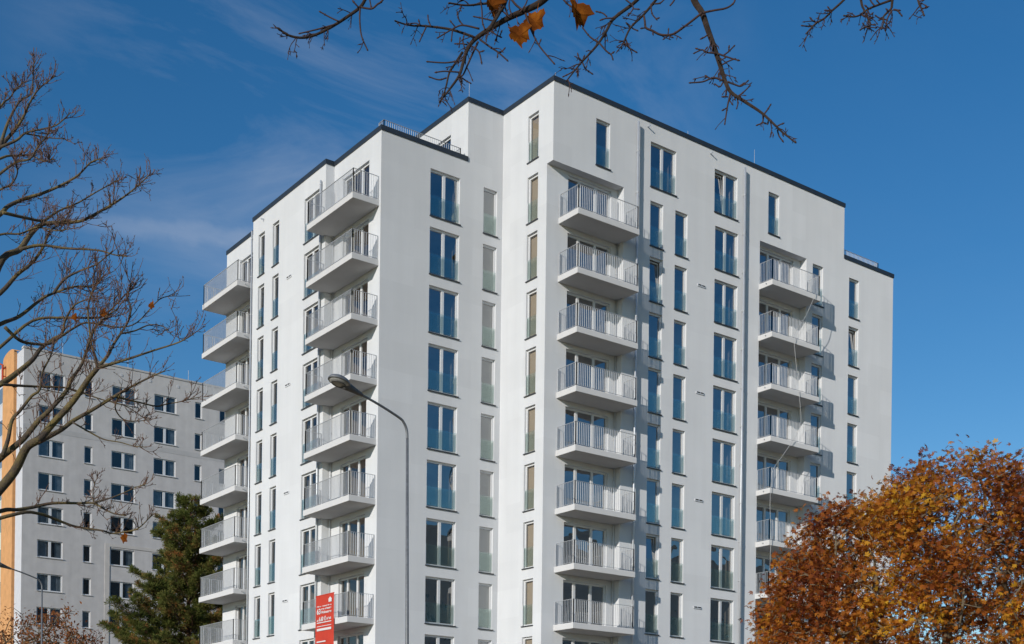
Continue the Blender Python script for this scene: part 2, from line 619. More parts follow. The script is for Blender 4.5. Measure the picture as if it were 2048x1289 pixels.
def win_meshes(w, h, cols, tilt, gm):
    key = (round(w, 2), round(h, 2), cols, tilt, gm)
    if key in _cache:
        return _cache[key]
    fw, mw, fd = 0.075, 0.15, 0.07
    y0 = 0.12
    fr = MB()
    fr.box(0, y0, 0, fw, y0 + fd, h)
    fr.box(w - fw, y0, 0, w, y0 + fd, h)
    fr.box(fw, y0, h - fw - 0.02, w - fw, y0 + fd, h)
    fr.box(fw, y0, 0, w - fw, y0 + fd, fw + 0.01)
    edges = [fw]
    if cols == 1:
        spans = [(fw, w - fw)]
    else:
        cuts = {2: [0.5], 3: [0.285, 0.665]}[cols]
        spans = []
        a = fw
        for c in cuts:
            x = w * c
            fr.box(x - mw / 2, y0 - 0.004, fw + 0.01, x + mw / 2, y0 + fd - 0.004, h - fw - 0.02)
            spans.append((a, x - mw / 2))
            a = x + mw / 2
        spans.append((a, w - fw))
    panes = []
    for i, (a, b) in enumerate(spans):
        p = MB()
        t = 0.16 if (tilt and i == 0) else 0.0
        p.quad((a, y0 + 0.045, fw + 0.01), (b, y0 + 0.045, fw + 0.01), (b, y0 + 0.045 + t, h - fw - 0.02), (a, y0 + 0.045 + t, h - fw - 0.02))
        if t:
            # the tilted sash has its own frame
            for (q0, q1) in ((a, a + 0.05), (b - 0.05, b)):
                fr.quad((q0, y0 + 0.04, fw), (q1, y0 + 0.04, fw), (q1, y0 + 0.035 + t, h - fw - 0.02), (q0, y0 + 0.035 + t, h - fw - 0.02))
            fr.box(a, y0 + t - 0.01, h - fw - 0.10, b, y0 + t + 0.035, h - fw - 0.03)
        panes.append(p.mesh('pane', gm))
    si = MB()
    si.box(-0.03, -0.06, -0.05, w + 0.05, y0 + 0.0, -0.004)
    gu = MB()
    gu.box(0.01, 0.030, 0.10, w - 0.01, 0.042, 1.03)
    ch = []
    for x in (0.004, w - 0.034):
        c_ = MB()
        c_.box(x, 0.02, 0.06, x + 0.03, 0.055, 1.04)
        ch.append(c_.mesh('guard_channel', 'frame'))
    rm = MB()
    dd = 2.2
    yb = y0 + fd + 0.001
    rm.quad((0, yb, 0), (0, yb, h), (0, yb + dd, h), (0, yb + dd, 0))
    rm.quad((w, yb, h), (w, yb, 0), (w, yb + dd, 0), (w, yb + dd, h))
    rm.quad((0, yb, h), (w, yb, h), (w, yb + dd, h), (0, yb + dd, h))
    rm.quad((0, yb, 0), (0, yb + dd, 0), (w, yb + dd, 0), (w, yb, 0))
    rm.quad((0, yb + dd, 0), (0, yb + dd, h), (w, yb + dd, h), (w, yb + dd, 0))
    bd = MB()
    bd.quad((0.02, yb + 0.06, 0.02), (w - 0.02, yb + 0.06, 0.02), (w - 0.02, yb + 0.06, h - 0.02), (0.02, yb + 0.06, h - 0.02))
    r = dict(frame=fr.mesh('window', 'frame'), panes=panes, sill=si.mesh('sill', 'sill'), guard=gu.mesh('glass_guard', 'guard'),
             chan=ch, room=rm.mesh('interior', 'room'), roomtan=rm.mesh('interior', 'roomtan'),
             blind=bd.mesh('blind', 'blind'), pale=bd.mesh('blind', 'paleblind'))
    _cache[key] = r
    return r


def window(axis, val, ua, ub, z0, h, cols, parent=None, guard=True, sill=True, tilt=False, inside='room', name='window'):
    """ua<ub along the wall's world axis; z0 bottom"""
    w = ub - ua
    g = win_meshes(w, h, cols, tilt, 'paneclear' if inside in ('roomtan', 'blind') else 'pane')
    if axis == 1:
        loc = (ua, val, z0)
        rz = 0.0
    else:
        loc = (val, ub, z0)
        rz = -math.pi / 2
    o = link(name, g['frame'], bld, bl(loc), rz)
    for p in g['panes']:
        link('pane', p, o)
    if sill:
        link('sill', g['sill'], o)
    if guard:
        link('glass_guard', g['guard'], o)
        for c_ in g['chan']:
            link('guard_channel', c_, o)
    if inside == 'blind':
        link('blind', g['blind'], o)
    elif inside == 'pale':
        link('blind', g['pale'], o)  # no real blind: pale sheet stands in for the mirrored side wall
    else:
        link('interior', g[inside], o)
    return o


ZB = 0.0
# --- right-hand long face (faces -y)
hB_up = [(2.70, 3.62), (6.38, 8.19), (11.03, 12.80), (15.27, 16.16)]
wall('wall', 1, 0.0, 0.0, XR1, 31.825, ZR, [(a, b, ZT(0) - OPH, ZT(0)) for a, b in hB_up], 1)
colsB = [(6.40, 7.31, 1), (8.17, 9.07, 1), (11.12, 12.90, 2), (22.30, 23.22, 1), (19.05, 19.97, 1)]
holes = [(a, b, ZT(k) - OPH, ZT(k)) for a, b, c in colsB for k in ROWS]
wall('wall', 1, 0.0, 4.58, XR1, ZB, 31.825, [h for h in holes if h[0] < XR1] + [(14.62, 18.51, -1.0, 31.82, ND)], 1)
wall('wall', 1, 0.0, XR1, XR2, ZB, ZLOW, [h for h in holes if h[0] > XR1], 1)
# niche walls: centre (open at the corner) and right, with the balcony door openings
DW = 2.80
doorC = (1.34, 4.14)
doorR = (15.13, 17.93)
wall('wall', 1, ND, 0.0, 4.58, ZB, 31.825, [(doorC[0], doorC[1], SLABTOP(k) + 0.02, ZT(k) - 0.02) for k in ROWS], 1)
wall('wall', 1, ND, 14.62, 18.51, ZB, 31.82, [(doorR[0], doorR[1], SLABTOP(k) + 0.02, ZT(k) - 0.02) for k in ROWS], 1)
mb = MB()
mb.quad((0, 0, 31.825), (0, ND, 31.825), (4.58, ND, 31.825), (4.58, 0, 31.825))
mb.quad((4.58, 0, ZB), (4.58, ND, ZB), (4.58, ND, 31.825), (4.58, 0, 31.825))
link('niche_soffit', mb.mesh('niche_soffit', 'stucco'), bld, -BROOT)
# --- side faces (face -x)
hA0 = [(1.17, 2.02, ZT(k) - OPH, ZT(k)) for k in list(ROWS) + [0]]
wall('wall', 0, 0.0, 0.0, Y1, 31.825, ZR, [hA0[-1]], 1)
wall('wall', 0, 0.0, ND, Y1, ZB, 31.825, hA0[:-1], 1)
# --- wing, front (faces -y)
colsB1 = [(-4.37, -2.62, 2), (-1.18, -0.33, 1)]
wall('wall', 1, Y1, XW, 0.0, ZB, ZLOW, [(a, b, ZT(k) - OPH, ZT(k)) for a, b, c in colsB1 for k in ROWS], 1)
wall('wall', 1, Y1, XU, 0.0, ZLOW, ZR, [], 1)
wall('wall', 0, XU, Y1, 13.0, ZLOW - 0.1, ZR, [(5.68, 8.30, ZLOW + 0.02, ZT(0) - 0.08)], 1)
# --- wing, side (faces -x)
doorL = (5.24, 7.78)
wall('wall', 0, XW, Y1, Y2, ZB, ZLOW, [(doorL[0], doorL[1], SLABTOP(k) + 0.02, ZT(k) - 0.02) for k in ROWS], 1)
wall('wall', 1, Y2, XJ, XW, ZB, ZLOW, [], 1)
colsA2 = [(9.40, 11.02, 2), (13.93, 14.70, 1), (15.68, 16.46, 1)]
wall('wall', 0, XJ, Y2, Y3, ZB, ZLOW, [(a, b, ZT(k) - OPH, ZT(k)) for a, b, c in colsA2 for k in ROWS], 1)
doorLL = (17.62, 20.42)
wall('wall', 0, XA3, Y3, Y4, ZB, ZLOW, [(doorLL[0], doorLL[1], SLABTOP(k) + 0.02, ZT(k) - 0.02) for k in ROWS], 1)
# --- hidden backs, so that the block is solid to light
mb = MB()
YB = 15.0
mb.quad((XJ, Y3, 0), (XA3, Y3, 0), (XA3, Y3, ZLOW), (XJ, Y3, ZLOW))
mb.quad((XA3, Y4, 0), (6, Y4, 0), (6, Y4, ZLOW), (XA3, Y4, ZLOW))
mb.quad((6, Y4, 0), (6, YB, 0), (6, YB, ZLOW), (6, Y4, ZLOW))
mb.quad((6, YB, 0), (XR2, YB, 0), (XR2, YB, ZLOW), (6, YB, ZLOW))
mb.quad((XR2, YB, 0), (XR2, 0, 0), (XR2, 0, ZLOW), (XR2, YB, ZLOW))
mb.quad((XR1, 13, ZLOW), (XR1, 0, ZLOW), (XR1, 0, ZR), (XR1, 13, ZR))
mb.quad((XU, 13, ZLOW), (XR1, 13, ZLOW), (XR1, 13, ZR), (XU, 13, ZR))
link('wall', mb.mesh('wall', 'stucco'), bld, -BROOT)
mb = MB()
mb.quad((XU, Y1, ZR), (0, Y1, ZR), (0, 13, ZR), (XU, 13, ZR))
mb.quad((0, 0, ZR), (XR1, 0, ZR), (XR1, 13, ZR), (0, 13, ZR))
zz = ZLOW - 0.05
mb.quad((XW, Y1, zz), (XU, Y1, zz), (XU, Y2, zz), (XW, Y2, zz))
mb.quad((XJ, Y2, zz), (XU, Y2, zz), (XU, Y3, zz), (XJ, Y3, zz))
mb.quad((XA3, Y3, zz), (6, Y3, zz), (6, Y4, zz), (XA3, Y4, zz))
mb.quad((XU, 13, zz), (XR2, 13, zz), (XR2, Y3, zz), (XU, Y3, zz))
mb.quad((XR1, 0, zz), (XR2, 0, zz), (XR2, 13, zz), (XR1, 13, zz))
link('roof', mb.mesh('roof', 'roof'), bld, -BROOT)

# --- coping strips (each run butts against the next)
CP, CH, CI = 0.045, 0.22, 0.30


def coping(x0, y0, x1, y1, z):
    b = MB()
    b.box(x0, y0, z - 0.012, x1, y1, z + CH)
    link('coping', b.mesh('coping', 'coping'), bld, -BROOT)


coping(-CP, -CP, XR1 + CP, CI, ZR)
coping(-CP, CI, CI, Y1 - CP, ZR)
coping(XU - CP, Y1 - CP, CI, Y1 + CI, ZR)
coping(XU - CP, Y1 + CI, XU + CI, 13, ZR)
coping(XW - CP, Y1 - CP, XU - 0.002, Y1 + CI, ZLOW)
coping(XW - CP, Y1 + CI, XW + CI, Y2 - CP, ZLOW)
coping(XJ - CP, Y2 - CP, XW + CI, Y2 + CI, ZLOW)
coping(XJ - CP, Y2 + CI, XJ + CI, Y3 + CP, ZLOW)
coping(XA3 - CP, Y3 + CP, XA3 + CI, Y4 + CP, ZLOW)
coping(XR1 + 0.002, -CP, XR2 + CP, CI, ZLOW)
coping(XR2 - CI, CI, XR2 + CP, 14, ZLOW)
b = MB()
b.box(0.31, 4.2, ZR + 0.02, 0.62, 4.9, ZR + 0.5)
link('roof_hatch', b.mesh('roof_hatch', 'pipe'), bld, -BROOT)
# lightning rods
for (x, y, z, hh) in ((XU + 0.1, Y1 + 0.1, ZR + CH, 0.8), (0.15, 0.1, ZR + CH, 0.25), (9.1, 0.1, ZR + CH, 0.25), (14.2, 0.1, ZR + CH, 0.85)):
    b = MB()
    b.tube([(x, y, z - 0.02), (x, y, z + hh)], [0.012, 0.008], 6)
    link('lightning_rod', b.mesh('lightning_rod', 'steel'), bld, -BROOT)

# --- windows
for i, (a, b_) in enumerate(hB_up):
    window(1, 0.0, a, b_, ZT(0) - OPH, OPH, 2 if i in (1, 2) else 1, tilt=(i == 2))
for k in ROWS:
    z0 = ZT(k) - OPH
    for a, b_, c in colsB:
        tilted = (a == 6.40 and k in (2, 7)) or (a == 22.30 and k == 2)
        window(1, 0.0, a, b_, z0, OPH, c, tilt=tilted)
    for a, b_, c in colsB1:
        window(1, Y1, a, b_, z0, OPH, c, inside='room' if c == 2 else 'pale')
    for a, b_, c in colsA2:
        window(0, XJ, a, b_, z0, OPH, c, inside='roomtan')
    window(0, 0.0, 1.17, 2.02, z0, OPH, 1, inside='blind')
    zd = SLABTOP(k) + 0.02
    hd = ZT(k) - 0.02 - zd
    window(1, ND, doorC[0], doorC[1], zd, hd, 3, guard=False, sill=False, name='balcony_door')
    window(1, ND, doorR[0], doorR[1], zd, hd, 3, guard=False, sill=False, name='balcony_door')
    window(0, XW, doorL[0], doorL[1], zd, hd, 3, guard=False, sill=False, inside='roomtan', name='balcony_door')
    window(0, XA3, doorLL[0], doorLL[1], zd, hd, 3, guard=False, sill=False, inside='roomtan', name='balcony_door')
window(0, 0.0, 1.17, 2.02, ZT(0) - OPH, OPH, 1, inside='blind')
window(0, XU, 5.68, 8.30, ZLOW + 0.02, ZT(0) - 0.08 - ZLOW - 0.02, 2, guard=False, sill=False)

# --- balconies
BARM = MB()
BARM.box(-0.004, -0.017, 0.0, 0.004, 0.017, 1.06)
BAR_X = BARM.mesh('railing_bar', 'steel')          # bar of a rail that runs along x
BARM = MB()
BARM.box(-0.012, -0.004, 0.0, 0.012, 0.004, 1.06)
BAR_Y = BARM.mesh('railing_bar', 'steel')


def rail_run(hm, bars, p0, p1, zt, sp=0.118):
    """hand rail, bottom rail and bar positions between plan points (axis-parallel)"""
    dx, dy = p1[0] - p0[0], p1[1] - p0[1]
    L = math.hypot(dx, dy)
    alongx = abs(dx) > abs(dy)
    for za, zb in ((zt + 0.055, zt + 0.067), (zt + 1.128, zt + 1.142)):
        if alongx:
            hm.box(min(p0[0], p1[0]), p0[1] - 0.022, za, max(p0[0], p1[0]), p0[1] + 0.022, zb)
        else:
            hm.box(p0[0] - 0.022, min(p0[1], p1[1]), za, p0[0] + 0.022, max(p0[1], p1[1]), zb)
    n = max(2, int(round(L / sp)))
    for i in range(1, n):
        t = i / n
        bars.append((p0[0] + dx * t, p0[1] + dy * t, zt + 0.067, alongx))


def post(hm, x, y, zt):
    hm.box(x - 0.019, y - 0.019, zt + 0.004, x + 0.019, y + 0.019, zt + 1.146)


def balcony(x0, y0, x1, y1, zt, runs, single_bars, drain):
    """slab from (x0,y0) to (x1,y1), top at zt"""
    c = Vector(((x0 + x1) / 2, (y0 + y1) / 2, zt))
    sm = MB()
    e = 0.012
    # slab with a small chamfer along its edges
    zs = [(zt - 0.29, e), (zt - 0.29 + e, 0), (zt - e, 0), (zt, e)]
    base = len(sm.v)
    for z, i in zs:
        sm.v += [tuple(Vector(p) - c) for p in ((x0 + i, y0 + i, z), (x1 - i, y0 + i, z), (x1 - i, y1 - i, z), (x0 + i, y1 - i, z))]
    for L in range(3):
        for k in range(4):
            a = base + L * 4 + k
            b2 = base + L * 4 + (k + 1) % 4
            sm.f.append((a, b2, b2 + 4, a + 4))
    sm.f.append((base + 3, base + 2, base + 1, base))
    sm.f.append((base + 12, base + 13, base + 14, base + 15))
    o = link('balcony', sm.mesh('balcony', 'slab'), bld, c - BROOT)
    hm = MB()
    bars = []
    for (a, b2) in runs:
        rail_run(hm, bars, a, b2, zt)
        for p in (a, b2):
            post(hm, p[0], p[1], zt)
    hm.v = [tuple(Vector(p) - c) for p in hm.v]
    link('handrail', hm.mesh('handrail', 'steel'), o)
    if single_bars:
        for (x, y, z, ax) in bars:
            link('railing_bar', BAR_X if ax else BAR_Y, o, Vector((x, y, z)) - c)
    else:
        bm_ = MB()
        for (x, y, z, ax) in bars:
            if ax:
                bm_.box(x - 0.004, y - 0.017, z, x + 0.004, y + 0.017, z + 1.06)
            else:
                bm_.box(x - 0.012, y - 0.004, z, x + 0.012, y + 0.004, z + 1.06)
        bm_.v = [tuple(Vector(p) - c) for p in bm_.v]
        tag(link('railing_bars', bm_.mesh('railing_bars', 'steel'), o), kind='stuff')
    if drain:
        d = MB()
        dx, dy = drain
        d.tube([Vector(dx) - c, Vector(dy) - c], 0.022, 8)
        link('drain_spout', d.mesh('drain_spout', 'steel'), o)
    return o


IN = 0.06
nb = 0
for k in ROWS:
    zt = SLABTOP(k)
    # centre stack at the corner niche
    x0, x1, yf = 0.75, 4.71, -1.06
    balcony(x0, yf, x1, ND - 0.004, zt, [((x0 + IN, ND - 0.05), (x0 + IN, yf + IN)), ((x0 + IN, yf + IN), (x1 - IN, yf + IN)), ((x1 - IN, yf + IN), (x1 - IN, -0.04))], 4 <= k <= 9, None)
    # right stack
    x0, x1, yf = 14.57, 18.57, -1.0
    balcony(x0, yf, x1, ND - 0.004, zt, [((x0 + IN, -0.04), (x0 + IN, yf + IN)), ((x0 + IN, yf + IN), (x1 - IN, yf + IN)), ((x1 - IN, yf + IN), (x1 - IN, -0.04))], False,
            ((x0 + 0.03, yf + 0.42, zt - 0.13), (x0 - 0.10, yf + 0.42, zt - 0.14)))
    # stack on the wing's side
    y0, y1, xf = 4.25, 8.89, -8.61
    balcony(xf, y0, XW - 0.004 if False else XW + 0.004, y1, zt, [((XW - 0.04, y0 + IN), (xf + IN, y0 + IN)), ((xf + IN, y0 + IN), (xf + IN, y1 - IN)), ((xf + IN, y1 - IN), (XJ - 0.04, y1 - IN))], False, None)
    # stack at the far end
    y0, y1, xf = 17.45, 22.26, -8.42
    balcony(xf, y0, XA3 + 0.004, y1, zt, [((XA3 - 0.04, y0 + IN), (xf + IN, y0 + IN)), ((xf + IN, y0 + IN), (xf + IN, y1 - IN)), ((xf + IN, y1 - IN), (XA3 - 0.04, y1 - IN))], False,
            ((xf + 0.45, y0 + 0.03, zt - 0.13), (xf + 0.45, y0 - 0.10, zt - 0.14)))

# terrace railings on the lower roofs
for (runs, zt) in (([((XW + 0.22, Y1 + 0.6), (XW + 0.22, Y1 + 0.16)), ((XW + 0.22, Y1 + 0.16), (XU - 0.35, Y1 + 0.16)), ((XU - 0.35, Y1 + 0.16), (XU - 0.35, Y1 + 2.6))], ZLOW + CH - 0.76),
                   ([((XR1 + 0.15, 0.14), (25.15, 0.14)), ((25.15, 0.14), (25.15, 3.5))], ZLOW + CH - 0.76)):
    hm = MB()
    bars = []
    for a, b_ in runs:
        rail_run(hm, bars, a, b_, zt, 0.118)
        for p in (a, b_):
            post(hm, p[0], p[1], zt)
    o = link('terrace_railing', hm.mesh('terrace_railing', 'steel'), bld, -BROOT)
    bm_ = MB()
    for (x, y, z, ax) in bars:
        if ax:
            bm_.box(x - 0.004, y - 0.017, z, x + 0.004, y + 0.017, z + 1.06)
        else:
            bm_.box(x - 0.012, y - 0.004, z, x + 0.012, y + 0.004, z + 1.06)
    tag(link('railing_bars', bm_.mesh('railing_bars', 'steel'), o), kind='stuff')

# downpipes with brackets
for (x, y, z1, r, out) in ((5.36, -0.16, 35.35, 0.055, (0, 1)), (13.20, -0.16, 35.36, 0.055, (0, 1)), (4.49, ND - 0.09, 31.2, 0.035, (0, 1)),
                           (XW - 0.09, Y2 - 0.10, 31.3, 0.035, (1, 0)), (XJ - 0.09, Y2 + 0.38, 31.95, 0.05, (1, 0)), (XJ - 0.02, Y3 + 0.12, 32.2, 0.05, (1, 0))):
    b = MB()
    b.tube([(x, y, 0.1), (x, y, z1)], r, 10)
    o = link('downpipe', b.mesh('downpipe', 'pipe', True), bld, -BROOT)
    z = 8.63
    while z < z1:
        b = MB()
        b.tube([(x, y, z), (x, y, z + 0.05)], r + 0.012, 10)
        b.box(x - 0.012 + (0 if out[0] == 0 else 0), y - 0.012, z + 0.01, x + 0.012 + out[0] * 0.14, y + 0.012 + out[1] * 0.14, z + 0.035)
        link('pipe_bracket', b.mesh('pipe_bracket', 'steel'), o)
        z += 2.1
# overflow spouts under the coping
for p0, p1 in (((6.13, 0.0, 35.40), (6.13, -0.20, 35.37)), ((10.67, 0.0, 35.42), (10.67, -0.20, 35.39)), ((XJ, 15.8, 32.36), (XJ - 0.2, 15.8, 32.33))):
    b = MB()
    b.tube([p0, p1], 0.035, 8)
    link('overflow_spout', b.mesh('overflow_spout', 'pipe'), bld, -BROOT)
# vent plates on every second storey
for k in (2, 4, 6, 8):
    zv = 28.2 - (k - 2) * H
    for axis, u in ((1, 9.83), (0, 12.35)):
        b = MB()
        o2 = MB()
        if axis == 1:
            b.box(u, -0.035, zv - 0.06, u + 0.58, 0.0, zv + 0.06)
            for q in (0.06, 0.33):
                o2.box(u + q, -0.05, zv + 0.0, u + q + 0.2, -0.03, zv + 0.05)
        else:
            b.box(XJ - 0.035, u, zv - 0.06, XJ, u + 0.58, zv + 0.06)
            for q in (0.06, 0.33):
                o2.box(XJ - 0.05, u + q, zv + 0.0, XJ - 0.03, u + q + 0.2, zv + 0.05)
        o = link('vent_plate', b.mesh('vent_plate', 'vent'), bld, -BROOT)
        link('vent_slot', o2.mesh('vent_slot', 'dark'), o)

# ------------------------------------------------------------------ red banner on the wing's balcony
bx = -8.685
pT = 12.13
P_a = (7.36, 12.13)      # y of the left edge (as seen), z
yl, yr, zt_, zb_ = 7.24, 5.42, 10.64, 8.00
ban = MB()
nyy, nzz = 8, 18
def bpt(u, v):
    return (bx - 0.02 * math.sin(u * 9 + v * 2) * (0.3 + v) * 0.6, yl + (yr - yl) * u, zt_ + (zb_ - zt_) * v)
for i in range(nyy):
    for j in range(nzz):
        ban.quad(bpt(i / nyy, j / nzz), bpt(i / nyy, (j + 1) / nzz), bpt((i + 1) / nyy, (j + 1) / nzz), bpt((i + 1) / nyy, j / nzz))
ban.box(bx - 0.015, yr, zt_ - 0.02, bx + 0.015, yl, zt_ + 0.02)
broot = Vector((bx, (yl + yr) / 2, zb_))
ban.v = [tuple(Vector(p) - broot) for p in ban.v]
banner = link('advertising_banner', ban.mesh('advertising_banner', 'banner'), None, broot)
tag(banner, 'red vertical advertising banner with white lettering hung on a balcony railing', 'banner')


def lettering(txt, y_left, z, size, width=None):
    cu = bpy.data.curves.new('lettering', 'FONT')
    cu.body = txt
    cu.size = size
    cu.extrude = 0.002
    cu.offset = size * 0.03
    ob = bpy.data.objects.new('lettering', cu)
    COL.objects.link(ob)
    dg = bpy.context.evaluated_depsgraph_get()
    me = bpy.data.meshes.new_from_object(ob.evaluated_get(dg))
    bpy.data.objects.remove(ob)
    xs = [v.co.x for v in me.vertices]
    sc = (width / (max(xs) - min(xs))) if width else 1.0
    for v in me.vertices:
        x, y, zz_ = v.co
        v.co = (-0.035 + zz_, -x * sc, y)
    me.materials.clear()
    me.materials.append(M['print'])
    tag(link('lettering', me, banner, Vector((bx, y_left, z)) - broot), kind='stuff')


lettering('Hier entstehen', yl - 0.18, zt_ - 0.57, 0.10, 1.45)
lettering('63', yl - 0.17, zt_ - 0.90, 0.36, 0.38)
lettering('neu gebaute', yl - 0.62, zt_ - 0.72, 0.14, 1.0)
lettering('Wohnungen', yl - 0.62, zt_ - 0.90, 0.18, 1.02)
lettering('ab', yl - 0.18, zt_ - 1.25, 0.12, 0.17)
lettering('6,60 €', yl - 0.40, zt_ - 1.25, 0.28, 0.68)
lettering('/m² kalt', yl - 1.14, zt_ - 1.23, 0.17, 0.48)
for (z, hh, w_) in ((1.35, 0.045, 1.45), (1.52, 0.03, 1.45), (1.72, 0.11, 1.45), (2.28, 0.06, 0.9)):
    pr_ = MB()
    pr_.box(-0.034, -w_, -z, -0.030, 0, -z + hh)
    link('printed_line', pr_.mesh('printed_line', 'print'), banner, Vector((bx, yl - 0.18, zt_)) - broot)
pr_ = MB()
# little house emblem
pr_.box(-0.034, -1.44, -0.40, -0.030, -1.14, -0.27)
n = len(pr_.v)
pr_.v += [(-0.034, -1.48, -0.27), (-0.034, -1.29, -0.15), (-0.034, -1.10, -0.27)]
pr_.f.append((n, n + 1, n + 2))
link('house_emblem', pr_.mesh('house_emblem', 'print'), banner, Vector((bx, yl - 0.20, zt_)) - broot)

# ------------------------------------------------------------------ rope hanging down the right stack
rp_px = [(1632, 586), (1621, 612), (1609, 637), (1596, 655), (1588.5, 672), (1590, 705), (1593, 735), (1597, 775), (1602, 842), (1594, 868), (1570, 905), (1547, 938), (1543, 960), (1540, 1010), (1542, 1070), (1540, 1130), (1538, 1220)]
pts = []
for i, (x, y) in enumerate(rp_px):
    a, b_ = at(x, y, 10), at(x, y, 20)
    d = (b_ - a)
    yy = -1.06 - 0.10 * math.sin(i * 1.3) ** 2
    t = (yy - a.y) / d.y
    pts.append(a + d * t)
r0 = pts[-1].copy()
b = MB()
b.tube([p - r0 for p in smooth_path(pts, 4)], 0.011, 6)
tag(link('rope', b.mesh('rope', 'rope', True), None, r0), 'thin pale rope dangling down the outside of the white balconies', 'rope')


# ------------------------------------------------------------------ grey slab block
def slab_block(name, label, YG, XG, base, cols_, rows_z, length, top, gable=True):
    root = link(name, None, None, base)
    tag(root, label, 'building')

    def P(me_name, mb_, mt, par=root):
        mb_.v = [tuple(Vector(p)) for p in mb_.v]
        return link(me_name, mb_.mesh(me_name, mt), par)
    # front wall with openings (faces -y), local coordinates: x along the wall, y inward
    holes_ = [(a, a + w, z - 1.47, z) for (a, w) in cols_ for z in rows_z]
    us = sorted(set([0, length] + [h[i] for h in holes_ for i in (0, 1)]))
    zs_ = sorted(set([0, top] + [h[i] for h in holes_ for i in (2, 3)]))
    mb_ = MB()
    for i in range(len(us) - 1):
        uc = (us[i] + us[i + 1]) / 2
        for j in range(len(zs_) - 1):
            zc = (zs_[j] + zs_[j + 1]) / 2
            if not any(o[0] < uc < o[1] and o[2] < zc < o[3] for o in holes_):
                mb_.quad((us[i], 0, zs_[j]), (us[i + 1], 0, zs_[j]), (us[i + 1], 0, zs_[j + 1]), (us[i], 0, zs_[j + 1]))
    for (a, b2, c, d) in holes_:
        dp = 0.18
        mb_.quad((a, 0, c), (a, 0, d), (a, dp, d), (a, dp, c))
        mb_.quad((b2, 0, d), (b2, 0, c), (b2, dp, c), (b2, dp, d))
        mb_.quad((a, 0, d), (b2, 0, d), (b2, dp, d), (a, dp, d))
        mb_.quad((b2, 0, c), (a, 0, c), (a, dp, c), (b2, dp, c))
    P('wall', mb_, 'gwall')
    mb_ = MB()
    mb_.quad((0, 14, 0), (0, 14, top), (length, 14, top), (length, 14, 0))
    mb_.quad((length, 0, 0), (length, 14, 0), (length, 14, top), (length, 0, top))
    mb_.quad((0, 0, 0), (0, 0, top), (0, 2.0, top), (0, 2.0, 0))
    mb_.quad((0, 5.4, 0), (0, 5.4, top), (0, 14, top), (0, 14, 0))
    P('gable_wall', mb_, 'gwhite')
    mb_ = MB()
    mb_.box(-0.05, -0.06, top, length, 0.5, top + 0.16)
    mb_.quad((0, 0.5, top + 0.02), (length, 0.5, top + 0.02), (length, 14, top + 0.02), (0, 14, top + 0.02))
    P('roof_edge', mb_, 'gband')
    meshes = {}

    def wmesh(w, var):
        key = (w, var)
        if key in meshes:
            return meshes[key]
        fr, pa, si, cu = MB(), MB(), MB(), MB()
        h = 1.47
        f, y0, y1 = 0.09, 0.10, 0.17
        fr.box(0, y0, 0, f, y1, h)
        fr.box(w - f, y0, 0, w, y1, h)
        fr.box(f, y0, 0, w - f, y1, f)
        fr.box(f, y0, h - f, w - f, y1, h)
        if w > 1.2:
            fr.box(w / 2 - 0.11, y0 - 0.003, f, w / 2 + 0.11, y1 - 0.003, h - f)
        pa.quad((f, 0.15, f), (w - f, 0.15, f), (w - f, 0.15, h - f), (f, 0.15, h - f))
        si.box(-0.05, -0.08, -0.05, w + 0.1, 0.1, -0.003)
        # interior with curtains
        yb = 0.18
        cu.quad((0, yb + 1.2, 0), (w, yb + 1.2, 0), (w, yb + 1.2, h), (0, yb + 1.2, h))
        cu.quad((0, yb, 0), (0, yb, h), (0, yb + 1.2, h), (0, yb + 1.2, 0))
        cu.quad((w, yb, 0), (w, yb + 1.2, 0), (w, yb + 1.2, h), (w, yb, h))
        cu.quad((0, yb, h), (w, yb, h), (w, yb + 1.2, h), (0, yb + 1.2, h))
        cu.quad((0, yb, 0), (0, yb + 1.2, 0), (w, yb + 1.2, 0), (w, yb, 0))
        ct = MB()
        spans = {0: [], 1: [(0.5, 0.98)], 2: [(0.02, 0.98)], 3: [(0.7, 0.98)], 4: [(0.02, 0.4), (0.72, 0.98)]}[var]
        for (s0, s1) in spans:
            n_ = 14
            for i in range(n_):
                xa = w * (s0 + (s1 - s0) * i / n_)
                xb = w * (s0 + (s1 - s0) * (i + 1) / n_)
                za = 0.03 * (i % 2)
                ct.quad((xa, yb + 0.10 + za, 0.03), (xb, yb + 0.13 - za, 0.03), (xb, yb + 0.13 - za, h - 0.03), (xa, yb + 0.10 + za, h - 0.03))
        r = (fr.mesh('window', 'frame'), pa.mesh('pane', 'gpane'), si.mesh('sill', 'gband'), cu.mesh('interior', 'dark'), ct.mesh('curtain', 'curtain') if spans else None)
        meshes[key] = r
        return r
    for (a, w) in cols_:
        for z in rows_z:
            var = rnd.choice([0, 1, 2, 3, 4, 0, 1, 4]) if w > 1.2 else rnd.choice([0, 2, 0])
            fr, pa, si, cu, ct = wmesh(w, var)
            o = link('window', fr, root, (a, 0, z - 1.47))
            link('pane', pa, o)
            link('sill', si, o)
            link('interior', cu, o)
            if ct:
                link('curtain', ct, o)
    return root


YG, XG = 62.0, -7.50
gz = [36.07 - 2.853 * i for i in range(10)]
gcols = [(1.29, 2.12), (5.15, 0.70), (7.52, 2.14), (11.32, 2.06), (15.15, 0.68), (17.53, 0.68), (20.2, 2.1), (24.0, 2.1), (27.5, 0.7), (30.0, 2.1)]
gb = slab_block('apartment_block', 'older grey slab block with white framed windows and an orange gable stripe', YG, XG, (XG, YG, 0), gcols, gz, 34.0, 37.75)
